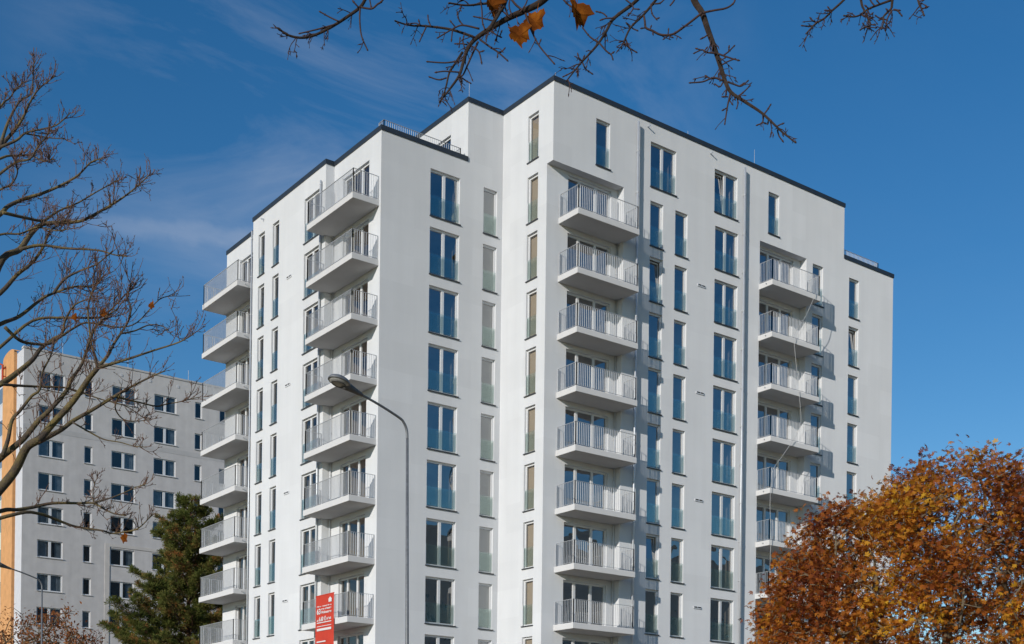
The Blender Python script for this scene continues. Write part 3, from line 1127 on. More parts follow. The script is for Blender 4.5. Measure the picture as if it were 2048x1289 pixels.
# orange gable stripe with a rounded top, white strips beside it
b = MB()
n_ = 14
for i in range(n_):
    ya = 2.0 + 3.4 * i / n_
    yb_ = 2.0 + 3.4 * (i + 1) / n_
    za = 37.9 + 0.45 * math.sqrt(max(0.0, 1 - ((ya - 3.7) / 1.75) ** 2))
    zb2 = 37.9 + 0.45 * math.sqrt(max(0.0, 1 - ((yb_ - 3.7) / 1.75) ** 2))
    b.quad((-0.25, ya, 0), (-0.25, ya, za), (-0.25, yb_, zb2), (-0.25, yb_, 0))
    b.quad((-0.25, ya, za), (0.3, ya, za), (0.3, yb_, zb2), (-0.25, yb_, zb2))
b.quad((-0.25, 2.0, 0), (0.0, 2.0, 0), (0.0, 2.0, 37.9), (-0.25, 2.0, 37.9))
b.quad((0.0, 5.4, 0), (-0.25, 5.4, 0), (-0.25, 5.4, 37.9), (0.0, 5.4, 37.9))
link('orange_stripe', b.mesh('orange_stripe', 'orange'), gb)
b = MB()
b.tube([(-0.55, 4.4, 36.0), (-0.55, 4.4, 37.3), (-0.8, 4.7, 37.45), (-1.6, 5.6, 37.5)], 0.09, 8)
b.box(-0.55, 4.36, 36.3, -0.25, 4.44, 36.38)
b.box(-0.55, 4.36, 37.0, -0.25, 4.44, 37.08)
link('red_hoist_bracket', b.mesh('red_hoist_bracket', 'red'), gb)
# darker band between two panel rows, and the shallow frame lower down
b = MB()
b.box(0.02, -0.015, 31.0, 34.0, -0.003, 31.42)
link('panel_band', b.mesh('panel_band', 'gband'), gb)
b = MB()
b.box(7.05, -0.05, 0.0, 7.47, -0.003, 21.6)
b.box(7.05, -0.05, 21.93, 34.0, -0.003, 22.2)
b.box(7.05, -0.05, 21.6, 7.47, -0.003, 21.93)
link('raised_frame', b.mesh('raised_frame', 'grelief'), gb)
for i in range(12):
    b = MB()
    b.box(3.0 + 2.6 * i, -0.03, 37.0, 3.22 + 2.6 * i, 0, 37.22)
    link('vent_cover', b.mesh('vent_cover', 'gwhite'), gb)
for x in (3.3, 9.0, 14.6):
    b = MB()
    b.tube([(x, 0.3, 37.8), (x, 0.3, 38.9)], 0.02, 6)
    link('lightning_rod', b.mesh('lightning_rod', 'steel'), gb)
# windows of the far gable part (faces -x)
for z in gz:
    b = MB()
    b.box(-0.02, 5.9, z - 1.6, 0.05, 7.6, z - 0.05)
    o = link('window', b.mesh('window', 'frame'), gb)
    b = MB()
    b.quad((-0.03, 6.02, z - 1.5), (-0.03, 6.02, z - 0.15), (-0.03, 7.48, z - 0.15), (-0.03, 7.48, z - 1.5))
    link('pane', b.mesh('pane', 'gpane'), o)

# a like block across the street, seen only mirrored in the tower's windows
fb = slab_block('apartment_block', 'grey slab block across the street, mirrored in the tower windows', -80, 40, (165, -95, 0), [(2.0 + 4.2 * i, 2.1) for i in range(29)], gz[3::2], 125.0, 38.0)
fb.rotation_euler = (0, 0, math.pi)


# ------------------------------------------------------------------ street lamps
def street_lamp(depth, px_bot, label, lean):
    base = at(px_bot[0], px_bot[1], depth)
    base.z = 0.0
    root = link('street_lamp', None, None, base)
    tag(root, label, 'street lamp', 'dome headed street lamps')
    zk = 8.70
    side = (-RT)                      # the arm reaches left in the picture and towards the camera
    toward = (-FW)
    ax = (side * 0.95 + toward * 1.0)
    ln = Vector((0, 0, 0)) - RT * lean
    pl = [ln * 0 + Vector((0, 0, 0)), Vector((0, 0, 4.0)) + ln * 0.45, Vector((0, 0, zk)) + ln]
    p = MB()
    p.tube(pl, [0.070, 0.038, 0.028], 14)
    link('pole', p.mesh('pole', 'lamp', True), root)
    a = MB()
    k0 = pl[-1]
    arm = [k0 - UP * 0.02, k0 + UP * 0.16 + ax * 0.012, k0 + UP * 0.30 + ax * 0.07, k0 + UP * 0.38 + ax * 0.17, k0 + UP * 0.52 + ax * 0.55, k0 + UP * 0.63 + ax * 0.94]
    arm = smooth_path(arm, 5)
    a.tube(arm, [0.028 - 0.004 * i / (len(arm) - 1) for i in range(len(arm))], 12)
    link('arm', a.mesh('arm', 'lamp', True), root)
    tip = arm[-1]
    d = (arm[-1] - arm[-4]).normalized()
    hd = (ax.normalized() * 0.97 + UP * 0.22).normalized()
    up2 = (UP - hd * UP.dot(hd)).normalized()
    n_ = MB()
    n_.tube([tip - d * 0.10, tip + hd * 0.08, tip + hd * 0.30, tip + hd * 0.40], [0.035, 0.055, 0.085, 0.10], 14)
    neck = link('neck_housing', n_.mesh('neck_housing', 'lampdark', True), root)
    c = tip + hd * 0.50
    sd_ = hd.cross(up2)
    R4 = Matrix(((hd.x * 1.25, sd_.x, up2.x, c.x), (hd.y * 1.25, sd_.y, up2.y, c.y), (hd.z * 1.25, sd_.z, up2.z, c.z), (0, 0, 0, 1)))
    h_ = MB()
    h_.lathe([(0.0, 0.105), (0.06, 0.102), (0.12, 0.085), (0.165, 0.055), (0.19, 0.018), (0.195, -0.01), (0.185, -0.02), (0.165, -0.015)], 28, R4)
    link('lamp_hood', h_.mesh('lamp_hood', 'lamp', True), root)
    g_ = MB()
    g_.lathe([(0.168, -0.014), (0.158, -0.035), (0.12, -0.055), (0.06, -0.065), (0.0, -0.067)], 28, R4)
    bo = link('lamp_bowl', g_.mesh('lamp_bowl', 'bowl', True), root)
    r_ = MB()
    r_.lathe([(0.125, -0.052), (0.13, -0.062), (0.112, -0.068), (0.108, -0.058)], 28, R4)
    link('bowl_ring', r_.mesh('bowl_ring', 'lampdark', True), bo)
    return root


street_lamp(26.0, (815.5, 1566), 'grey street lamp with dome head in front of the white tower', 0.10)
street_lamp(47.5, (82, 1555), 'slim street lamp rising from the rust leaved bush before the grey block', 0.05)


# ------------------------------------------------------------------ trees
def leaf_island(kind):
    """unit leaf: list of verts and faces (length about 1)"""
    v, f = [], []
    if kind == 'palmate':            # five drooping leaflets
        for ang, L in ((-1.25, 0.62), (-0.62, 0.88), (0, 1.0), (0.62, 0.88), (1.25, 0.62)):
            d = Vector((math.cos(ang), math.sin(ang), 0))
            s_ = Vector((-math.sin(ang), math.cos(ang), 0))
            n = len(v)
            mid = d * L * 0.6 + Vector((0, 0, -0.10))
            v += [Vector((0, 0, 0)), mid + s_ * 0.16 * L, d * L + Vector((0, 0, -0.34 * L)), mid - s_ * 0.16 * L]
            f.append((0 if n == 0 else n, n + 1, n + 2, n + 3))
        # one shared origin keeps the leaf one island
        f2 = []
        for q in f:
            f2.append((0,) + q[1:])
        f = f2
    else:
        v = [Vector((0, 0, 0)), Vector((0.5, 0.26, 0.05)), Vector((1, 0, -0.12)), Vector((0.5, -0.26, 0.05))]
        f = [(0, 1, 2, 3)]
    return np.array([tuple(p) for p in v]), f


def scatter_leaves(name, positions, dirs, sizes, kind, material, parent, origin):
    lv, lf = leaf_island(kind)
    nL = len(lv)
    N = len(positions)
    P = np.asarray(positions)
    D = np.asarray(dirs)
    D /= np.linalg.norm(D, axis=1)[:, None] + 1e-9
    rv = nrs.normal(size=(N, 3)) * 0.55 + np.array([0, 0, 1.0])
    Z = rv - (rv * D).sum(1)[:, None] * D
    Z /= np.linalg.norm(Z, axis=1)[:, None] + 1e-9
    Yv = np.cross(Z, D)
    sz = np.asarray(sizes)[:, None, None]
    V = P[:, None, :] + sz * (lv[None, :, 0:1] * D[:, None, :] + lv[None, :, 1:2] * Yv[:, None, :] + lv[None, :, 2:3] * Z[:, None, :])
    V = V.reshape(-1, 3) - np.array(origin)
    me = bpy.data.meshes.new(name)
    nf = len(lf)
    fa = np.array(lf)
    idx = (fa[None, :, :] + (np.arange(N) * nL)[:, None, None]).reshape(-1)
    me.vertices.add(len(V))
    me.vertices.foreach_set('co', V.ravel())
    me.loops.add(len(idx))
    me.loops.foreach_set('vertex_index', idx)
    me.polygons.add(N * nf)
    me.polygons.foreach_set('loop_start', np.arange(N * nf) * 4)
    me.polygons.foreach_set('loop_total', np.full(N * nf, 4))
    me.update(calc_edges=True)
    me.materials.append(M[material])
    return tag(link(name, me, parent), kind='stuff')


def grow(trunk, attract, tip_r, power=0.42, seg=0.45, sag=0.0):
    """branches that reach every attractor point, joined to the nearest wood already there; radii by pipe model"""
    nodes = [Vector(p) for p in trunk]
    par = [-1] + list(range(len(trunk) - 1))
    top = nodes[-1]
    order = sorted(range(len(attract)), key=lambda i: (attract[i] - top).length)
    arr = np.array([tuple(p) for p in nodes])
    tips = []
    for i in order:
        a = attract[i]
        d = np.linalg.norm(arr - np.array(tuple(a)), axis=1)
        # prefer wood that lies nearer the trunk head than the target
        r = np.linalg.norm(arr - np.array(tuple(top)), axis=1)
        j = int(np.argmin(d + 0.25 * r))
        p0 = nodes[j]
        L = (a - p0).length
        n = max(1, int(L / seg))
        cur = j
        side = Vector(nrs.normal(size=3)) * 0.10 * L
        newp = []
        for s in range(1, n + 1):
            t = s / n
            q = p0.lerp(a, t) + side * math.sin(math.pi * t) + Vector((0, 0, sag * L * math.sin(math.pi * t)))
            nodes.append(q)
            par.append(cur)
            cur = len(nodes) - 1
            newp.append(tuple(q))
        tips.append(cur)
        arr = np.vstack([arr, np.array(newp)])
    cnt = [0] * len(nodes)
    for t in tips:
        k = t
        while k >= 0:
            cnt[k] += 1
            k = par[k]
    rad = [tip_r * max(1, c) ** power for c in cnt]
    return nodes, par, rad


def wood_mesh(mb, nodes, par, rad, origin, min_sides=4):
    kids = {}
    for i, p in enumerate(par):
        kids.setdefault(p, []).append(i)
    # walk chains so that tubes stay continuous
    start = [(-1, k) for k in kids.get(-1, [])]
    while start:
        p, i = start.pop()
        chain = [p] if p >= 0 else []
        chain.append(i)
        while kids.get(i):
            ks = sorted(kids[i], key=lambda q: -rad[q])
            for o_ in ks[1:]:
                start.append((i, o_))
            i = ks[0]
            chain.append(i)
        pts_ = [nodes[c] - origin for c in chain]
        rr = [rad[c] for c in chain]
        if p >= 0 and len(chain) > 1:
            rr[0] = min(rr[0], rr[1] * 1.25)
        sides = 8 if max(rr) > 0.06 else (5 if max(rr) > 0.015 else min_sides)
        mb.tube(pts_, rr, sides)


# --- chestnut at the right
def chestnut():
    cc = at(1893, 1305, 38.0)
    base = Vector((cc.x, cc.y, 0))
    root = link('chestnut_tree', None, None, base)
    tag(root, 'chestnut tree in rust and golden autumn leaf before the white tower', 'tree')
    rx, rz = 5.65, 5.85
    attract = []
    lump = [(Vector(nrs.normal(size=3)).normalized(), nrs.uniform(0.05, 0.17)) for _ in range(46)]
    tries = 0
    while len(attract) < 2500 and tries < 60000:
        tries += 1
        d = Vector(nrs.normal(size=3))
        d.normalize()
        if d.z < -0.55:
            continue
        r = 0.90
        for ld, a in lump:
            c_ = max(0.0, d.dot(ld))
            r += a * max(0, (c_ - 0.86)) / 0.14 * 1.1
        r = min(r, 1.02)
        q = 1 - abs(nrs.normal()) * 0.13
        if nrs.uniform() < 0.16:
            q = nrs.uniform(0.4, 0.85)
        p = cc + Vector((d.x * rx * r * q, d.y * rx * r * q, d.z * rz * r * q))
        # open pockets in the crown
        s_ = math.sin(p.x * 1.7 + 1.0) * math.sin(p.y * 1.5) * math.sin(p.z * 1.9 + 0.5)
        if s_ > 0.5:
            continue
        attract.append(p)
    trunk = [base + Vector((0, 0, -0.2)), base + Vector((0.05, 0, 1.0)), base + Vector((0, 0.1, 2.2)), base + Vector((0.1, 0, 3.2)), base + Vector((0.1, 0.05, 4.0))]
    nodes, par, rad = grow(trunk, attract, 0.011, 0.45, 0.4, 0.05)
    rad[0] = rad[0] * 1.25
    w = MB()
    wood_mesh(w, nodes, par, rad, base)
    link('trunk', w.mesh('trunk', 'chestbark', True), root)
    P, D, Z_ = [], [], []
    for a in attract:
        out = (a - cc).normalized()
        n = int(nrs.randint(14, 26))
        for _ in range(n):
            o_ = Vector(nrs.normal(size=3)) * 0.20
            P.append(tuple(a + o_))
            D.append(tuple(out * 0.7 + Vector(nrs.normal(size=3)) * 0.75 + Vector((0, 0, -0.15))))
            Z_.append(nrs.uniform(0.09, 0.175))
    scatter_leaves('crown', P, D, Z_, 'palmate', 'chestleaf', root, base)


chestnut()


# --- rust leaved small tree, bottom left
def bush():
    cc = at(88, 1330, 52.0)
    base = Vector((cc.x, cc.y, 0))
    root = link('small_tree', None, None, base)
    tag(root, 'thin crowned small tree with sparse rust leaves below the grey block', 'tree')
    attract = []
    while len(attract) < 560:
        d = Vector(nrs.normal(size=3)).normalized()
        if d.z < -0.7:
            continue
        q = nrs.uniform(0.35, 1.0) ** 0.6
        wob = 1 + 0.10 * math.sin(d.x * 9) + 0.10 * math.sin(d.y * 8 + d.z * 5)
        attract.append(cc + Vector((d.x * 2.75, d.y * 2.75, d.z * 2.3)) * q * wob)
    trunk = [base, base + Vector((0, 0, 1.5)), base + Vector((0.1, 0, 3.0)), base + Vector((0.1, 0.1, 4.2))]
    nodes, par, rad = grow(trunk, attract, 0.010, 0.42, 0.35, 0.06)
    w = MB()
    wood_mesh(w, nodes, par, rad, base)
    link('trunk', w.mesh('trunk', 'chestbark', True), root)
    P, D, Z_ = [], [], []
    for a in attract:
        for _ in range(nrs.randint(5, 14)):
            P.append(tuple(a + Vector(nrs.normal(size=3)) * 0.16))
            D.append(tuple(nrs.normal(size=3) + np.array([0, 0, -0.4])))
            Z_.append(nrs.uniform(0.10, 0.18))
    scatter_leaves('crown', P, D, Z_, 'simple', 'bushleaf', root, base)


bush()


# --- pine between the two buildings
def pine():
    base = at(378, 1289, 84.0)
    base.z = 0
    root = link('pine_tree', None, None, base)
    tag(root, 'dark green pine tree between the white tower and the grey block', 'tree')
    HT = 20.3
    w = MB()
    tr = [base - base + Vector((0.10 * math.sin(z * 0.35), 0.10 * math.cos(z * 0.3), z)) for z in np.linspace(0, HT, 22)]
    w.tube(tr, [0.30 * (1 - i / 22.5) + 0.02 for i in range(22)], 8)
    tp, td, ts = [], [], []
    z = 4.5
    while z < HT - 0.2:
        f_ = (HT - z) / HT
        L = min(6.2, 0.5 + 9.2 * f_ ** 0.9) * nrs.uniform(0.78, 1.12)
        nb_ = int(5 + 3 * nrs.uniform())
        a0 = nrs.uniform(0, 6.28)
        for i in range(nb_):
            a = a0 + 6.283 * i / nb_ + nrs.normal() * 0.25
            l_ = L * nrs.uniform(0.55, 1.08)
            d = Vector((math.cos(a), math.sin(a), 0))
            zz_ = z + nrs.normal() * 0.2
            pp = []
            for t in np.linspace(0, 1, 7):
                pp.append(Vector((0, 0, zz_)) + d * l_ * t + Vector((0, 0, (0.10 * t + 0.32 * t * t) * l_ * (0.5 + 0.7 * (1 - f_)))) + Vector((nrs.normal(), nrs.normal(), nrs.normal())) * 0.05 * t)
            w.tube(pp, [0.05 * (1 - 0.8 * t) * (0.5 + f_) + 0.008 for t in np.linspace(0, 1, 7)], 5, False)
            ns = max(3, int(l_ * 6.0))
            for s in range(ns):
                t = 0.25 + 0.75 * (s + nrs.uniform()) / ns
                q = min(5, int(t * 6))
                p = pp[q].lerp(pp[q + 1], t * 6 - q if t < 1 else 1.0)
                sd_ = d.cross(UP) * (1 if s % 2 else -1)
                sl_ = l_ * 0.30 * (1.15 - t) + 0.25
                e = p + (d * 0.65 + sd_ * nrs.uniform(0.4, 1.0)) * sl_ * nrs.uniform(0.5, 1.1) + Vector((0, 0, sl_ * nrs.uniform(0.05, 0.4)))
                w.tube([p, p.lerp(e, 0.6) - Vector((0, 0, 0.02)), e], [0.014, 0.010, 0.007], 3, False)
                for u in (0.55, 0.8, 1.0):
                    tp.append(p.lerp(e, u))
                    td.append((e - p).normalized() * 0.6 + Vector((0, 0, 0.6)) + Vector(nrs.normal(size=3)) * 0.2)
                    ts.append(nrs.uniform(0.8, 1.15))
            tp.append(pp[-1])
            td.append(d * 0.5 + UP * 0.7)
            ts.append(1.1)
        z += 0.42 + 0.28 * nrs.uniform()
    for q in range(8):
        tp.append(Vector((nrs.normal() * 0.12, nrs.normal() * 0.12, HT - 0.12 * q)))
        td.append(UP + Vector(nrs.normal(size=3)) * 0.4)
        ts.append(1.0)
    link('trunk', w.mesh('trunk', 'pinebark', True), root)
    # needle tufts: thin blades fanning from each shoot, the tuft being one island
    NB = 22
    N = len(tp)
    V = np.zeros((N, NB * 2 + 1, 3))
    for i in range(N):
        c = np.array(tuple(tp[i]))
        dd = np.array(tuple(td[i]))
        dd /= np.linalg.norm(dd)
        V[i, 0] = c
        dirs = nrs.normal(size=(NB, 3)) * 0.62 + dd * 0.9
        dirs /= np.linalg.norm(dirs, axis=1)[:, None]
        L = 0.36 * ts[i] * nrs.uniform(0.7, 1.1, size=(NB, 1))
        sdv = np.cross(dirs, nrs.normal(size=(NB, 3)))
        sdv /= np.linalg.norm(sdv, axis=1)[:, None]
        V[i, 1::2] = c + dirs * L + sdv * 0.019
        V[i, 2::2] = c + dirs * L * 0.92 - sdv * 0.019
    idx = np.zeros((N, NB, 3), dtype=int)
    b0 = (np.arange(N) * (NB * 2 + 1))[:, None]
    idx[:, :, 0] = b0
    idx[:, :, 1] = b0 + 1 + 2 * np.arange(NB)[None, :]
    idx[:, :, 2] = b0 + 2 + 2 * np.arange(NB)[None, :]
    me = bpy.data.meshes.new('crown')
    me.vertices.add(N * (NB * 2 + 1))
    me.vertices.foreach_set('co', V.ravel())
    me.loops.add(N * NB * 3)
    me.loops.foreach_set('vertex_index', idx.ravel())
    me.polygons.add(N * NB)
    me.polygons.foreach_set('loop_start', np.arange(N * NB) * 3)
    me.polygons.foreach_set('loop_total', np.full(N * NB, 3))
    me.update(calc_edges=True)
    me.materials.append(M['needle'])
    tag(link('crown', me, root), kind='stuff')


pine()


# --- bare trees close to the camera: limbs follow the photograph's, twigs grow from them
def twigs_on(mb, path, rad, n_per_m, Lr, rng, depth=0, spread=0.8, up=0.25, start=0.15, rt=0.0028):
    """side shoots with buds along a limb; returns nothing, adds tubes to mb"""
    tot = sum((path[i + 1] - path[i]).length for i in range(len(path) - 1))
    n = int(tot * n_per_m)
    for _ in range(n):
        t = start + (1 - start) * rng.random()
        k = t * (len(path) - 1)
        i = min(int(k), len(path) - 2)
        p = path[i].lerp(path[i + 1], k - i)
        tg = (path[i + 1] - path[i]).normalized()
        q = Vector((rng.gauss(0, 1), rng.gauss(0, 1), rng.gauss(0, 1)))
        q = q - tg * q.dot(tg)
        # shoots spread mostly across the line of sight, as on a flat spray
        q = q - FW * q.dot(FW) * 0.4
        if q.length < 1e-3:
            continue
        q.normalize()
        d = (tg * 0.75 + q * spread + UP * up).normalized()
        L = Lr * rng.uniform(0.35, 1.0)
        shoot(mb, p, d, L, rt * rng.uniform(0.8, 1.3), rng, depth, up)


def shoot(mb, p, d, L, r, rng, depth, up=0.25):
    pts_ = [p]
    c = p.copy()
    dd = d.copy()
    n = 4
    for i in range(n):
        dd = (dd + UP * 0.10 * (1 if up > 0 else -1) + Vector((rng.gauss(0, 0.14), rng.gauss(0, 0.14), rng.gauss(0, 0.14)))).normalized()
        c = c + dd * (L / n)
        pts_.append(c.copy())
    rr = [r, r * 0.9, r * 0.78, r * 0.66, r * 0.6]
    # bud at the tip
    pts_.append(c + dd * r * 1.5)
    rr.append(r * 1.15)
    pts_.append(c + dd * r * 5.0)
    rr.append(r * 0.25)
    mb.tube(pts_, rr, 4, False)
    if depth > 0:
        m_ = rng.randint(2, 4) if depth > 1 else rng.randint(1, 3)
        for _ in range(m_):
            i = rng.randint(1, n)
            q = Vector((rng.gauss(0, 1), rng.gauss(0, 1), rng.gauss(0, 1)))
            d2 = (dd * 0.9 + q * 0.5 + UP * up).normalized()
            shoot(mb, pts_[i], d2, L * rng.uniform(0.3, 0.6), r * 0.78, rng, depth - 1, up)
    else:
        # small side buds
        for _ in range(rng.randint(0, 2)):
            i = rng.randint(1, n)
            q = Vector((rng.gauss(0, 1), rng.gauss(0, 1), rng.gauss(0, 1)))
            d2 = (dd * 0.6 + q * 0.7).normalized()
            mb.tube([pts_[i], pts_[i] + d2 * r * 4, pts_[i] + d2 * r * 8], [r * 0.6, r * 0.9, r * 0.2], 4, False)


def limb(px, D, wob, phase, r0, r1):
    """px trace -> smooth 3-D path with radii (r in photo pixels); depth wanders along the limb"""
    P = []
    n = len(px)
    for i, (x, y) in enumerate(px):
        t = i / max(1, n - 1)
        P.append(at(x, y, D + wob * math.sin(phase + 2.6 * t)))
    path = smooth_path(P, 4)
    k = D / F_PX
    rr = [(r0 + (r1 - r0) * (i / (len(path) - 1)) ** 0.8) * k for i in range(len(path))]
    return path, rr


def left_tree():
    D = 9.0
    base = at(-330, 1300, D)
    base.z = 0
    root = link('bare_tree', None, None, base)
    tag(root, 'bare tree with lichen yellow limbs and red buds in front of the grey block', 'tree')
    rng = random.Random(4)
    J1, J2, J3 = (-230, 1190), (-210, 860), (-190, 560)
    traces = [
        # px list, r0, r1, twig length, twig density
        ([J1, (-90, 1080), (-10, 990), (29, 943), (53, 896), (79, 878), (107, 846), (147, 802), (176, 760), (195, 737)], 16.5, 5.5, .30, 9),
        ([(195, 737), (190, 712), (182, 688), (179, 655), (176, 620), (182, 590), (195, 560)], 5.5, 1.2, .30, 16),
        ([(195, 737), (215, 712), (228, 688), (241, 668), (257, 642), (262, 616), (256, 596), (262, 567)], 6, 1.2, .28, 16),
        ([(195, 737), (228, 727), (261, 717), (309, 701), (358, 685), (388, 668)], 6, 1.2, .26, 14),
        ([(74, 885), (100, 872), (124, 859), (148, 841), (185, 820), (229, 793), (244, 784), (270, 770), (300, 755), (330, 742)], 9, 1.5, .24, 12),
        ([(229, 793), (255, 800), (277, 805), (313, 813), (335, 808), (355, 805), (397, 795)], 4, 1.0, .18, 14),
        ([J1, (-70, 985), (0, 917), (16, 904), (47, 878), (76, 843), (98, 822), (130, 786), (143, 760), (163, 730), (173, 701), (188, 660), (205, 640), (235, 618)], 12, 1.5, .26, 15),
        ([J2, (-80, 805), (0, 769), (33, 747), (65, 720), (81, 698), (107, 678), (124, 668), (131, 640), (150, 610), (185, 596)], 11, 1.3, .26, 12),
        ([(0, 769), (40, 772), (81, 774), (130, 776), (163, 786), (205, 800), (250, 812), (290, 838)], 5, 1.0, .20, 10),
        ([(5, 912), (16, 880), (24, 841), (40, 822), (63, 793), (79, 780), (85, 745), (100, 715), (108, 690)], 7, 1.6, .24, 12),
        ([J1, (-90, 1060), (0, 1023), (34, 1020), (66, 1015), (105, 1007), (158, 1007), (187, 1007), (211, 1020), (229, 1028), (252, 1032)], 9, 1.2, .16, 11),
        ([(187, 1007), (200, 1002), (225, 995), (250, 985), (272, 975), (294, 968)], 3, 0.9, .14, 12),
        ([(187, 1007), (186, 985), (190, 965)], 2.5, 0.9, .12, 14),
        ([J1, (-80, 1070), (34, 1028), (79, 1028), (113, 1040), (145, 1052), (171, 1057), (206, 1062), (222, 1067), (250, 1064), (277, 1057), (306, 1028)], 7, 1.2, .14, 10),
        ([(145, 845), (185, 868), (210, 880), (240, 885), (265, 892), (293, 895)], 3, 0.9, .12, 10),
        ([(240, 790), (230, 815), (245, 838), (270, 843), (300, 840)], 3, 0.9, .14, 12),
        ([J2, (-100, 655), (-30, 590), (6, 517), (39, 500), (62, 468), (85, 449), (130, 445), (163, 442), (202, 422), (235, 403), (270, 377), (301, 348)], 13, 1.2, .27, 14),
        ([(39, 500), (81, 491), (130, 497), (195, 501), (228, 510), (254, 514)], 6, 1.0, .20, 10),
        ([J3, (-60, 470), (0, 429), (16, 413), (49, 398), (85, 387), (124, 370), (156, 351), (182, 325), (204, 318)], 10, 1.2, .26, 14),
        ([(6, 426), (49, 436), (85, 442), (105, 430), (124, 419), (156, 406), (195, 383), (235, 361)], 6, 1.2, .24, 14),
        ([J3, (-70, 380), (0, 295), (16, 276), (33, 256), (49, 230), (59, 207), (78, 178), (111, 152)], 9, 1.2, .24, 14),
        ([(0, 295), (10, 262), (20, 237), (39, 204), (62, 188), (66, 160), (67, 129)], 6, 1.2, .20, 13),
        ([(0, 295), (33, 281), (52, 266), (88, 258), (114, 250), (140, 227)], 5, 1.1, .22, 13),
        ([(52, 268), (98, 276), (130, 278)], 3, 1.0, .16, 10),
        ([J3, (-70, 370), (0, 318), (40, 312), (65, 312), (85, 322), (108, 318)], 6, 1.2, .22, 14),
        ([J3, (-60, 400), (0, 348), (33, 325), (60, 318), (75, 295), (88, 280), (98, 265)], 6, 1.1, .22, 13),
        ([J2, (-80, 650), (0, 587), (33, 551), (65, 525), (88, 492), (98, 465), (130, 440)], 10, 1.6, .24, 12),
        ([J2, (-70, 690), (0, 649), (39, 633), (81, 600), (107, 587), (147, 574), (185, 572), (208, 551)], 9, 1.2, .26, 13),
        ([(107, 587), (130, 558), (163, 541), (195, 528), (225, 502)], 5, 1.2, .22, 14),
        ([J2, (-60, 740), (0, 695), (65, 642), (130, 636), (195, 636), (215, 626), (241, 600), (262, 578)], 7, 1.2, .24, 12),
        ([(10, 655), (39, 681), (65, 688), (98, 688), (124, 672), (150, 655), (172, 646), (205, 650), (240, 655), (275, 645), (318, 600), (348, 592)], 6, 1.1, .24, 13),
        ([(241, 668), (270, 662), (300, 650), (330, 655), (335, 665)], 3, 0.9, .18, 12),
        ([J3, (-50, 300), (0, 215), (20, 196), (32, 178), (50, 165)], 5, 1.0, .20, 13),
        ([J3, (-50, 420), (0, 380), (22, 370), (35, 345), (30, 320)], 5, 1.2, .22, 13),
        ([J3, (-50, 500), (0, 470), (40, 468), (75, 455), (110, 462), (140, 458)], 5, 1.1, .22, 12),
    ]
    li, tw = MB(), MB()
    tk = [base, at(-330, 1450, D), at(-290, 1300, D), at(*J1, D), at(-225, 1030, D), at(*J2, D), at(-205, 700, D), at(*J3, D), at(-175, 430, D), at(-150, 300, D)]
    tk[0] = base
    path = smooth_path(tk, 4)
    li.tube(path, [0.20 - 0.165 * i / (len(path) - 1) for i in range(len(path))], 12)
    trunk = link('trunk', None, root)
    for n, (px, r0, r1, tl, dn) in enumerate(traces):
        path, rr = limb(px, D, 0.45 if px[0][0] < -50 else 0.25, 0.0, r0 * (0.74 if r0 > 10 else 0.66), r1 * 0.85)
        if px[-1][1] < 420:
            tl *= 0.72
        # depth offset so limbs lie at different distances, fading in from their root
        off = (((n * 37) % 11) / 11 - 0.5) * 1.1
        for i in range(len(path)):
            t = min(1.0, i / (len(path) * 0.5))
            v = path[i] - CAM
            path[i] = CAM + v * (1 + off * t * (0.5 if px[0][0] > -50 else 1.0) / D)
        li.tube(path, rr, 8 if r0 > 6 else 5)
        st = 0.35 if px[0][0] < -50 else 0.08
        twigs_on(tw, path, rr, dn * 0.55, tl * 1.0, rng, 2, 0.8, 0.20, st, 0.0027)
        twigs_on(tw, path, rr, dn * 0.65, tl * 0.65, rng, 1, 0.8, 0.25, st, 0.0026)
        # crowded buds at the outer end
        for _ in range(5):
            q = path[-1 - rng.randint(0, 4)]
            tg = (path[-1] - path[-4]).normalized()
            dq = (tg + Vector((rng.gauss(0, .5), rng.gauss(0, .5), rng.gauss(0, .5))) + UP * 0.2).normalized()
            shoot(tw, q, dq, tl * 0.55, 0.0028, rng, 1)
    li.v = [tuple(Vector(p) - base) for p in li.v]
    tw.v = [tuple(Vector(p) - base) for p in tw.v]
    bpy.data.objects.remove(trunk)
    link('trunk', li.mesh('trunk', 'lichen', True), root)
    tag(link('twigs', tw.mesh('twigs', 'twig', True), root), kind='stuff')
    for (x, y, s) in ((148, 630, .045), (206, 620, .055), (305, 605, .05), (253, 1070, .06)):
        maple_leaf(root, at(x, y, D - 0.05), s, base, rng)


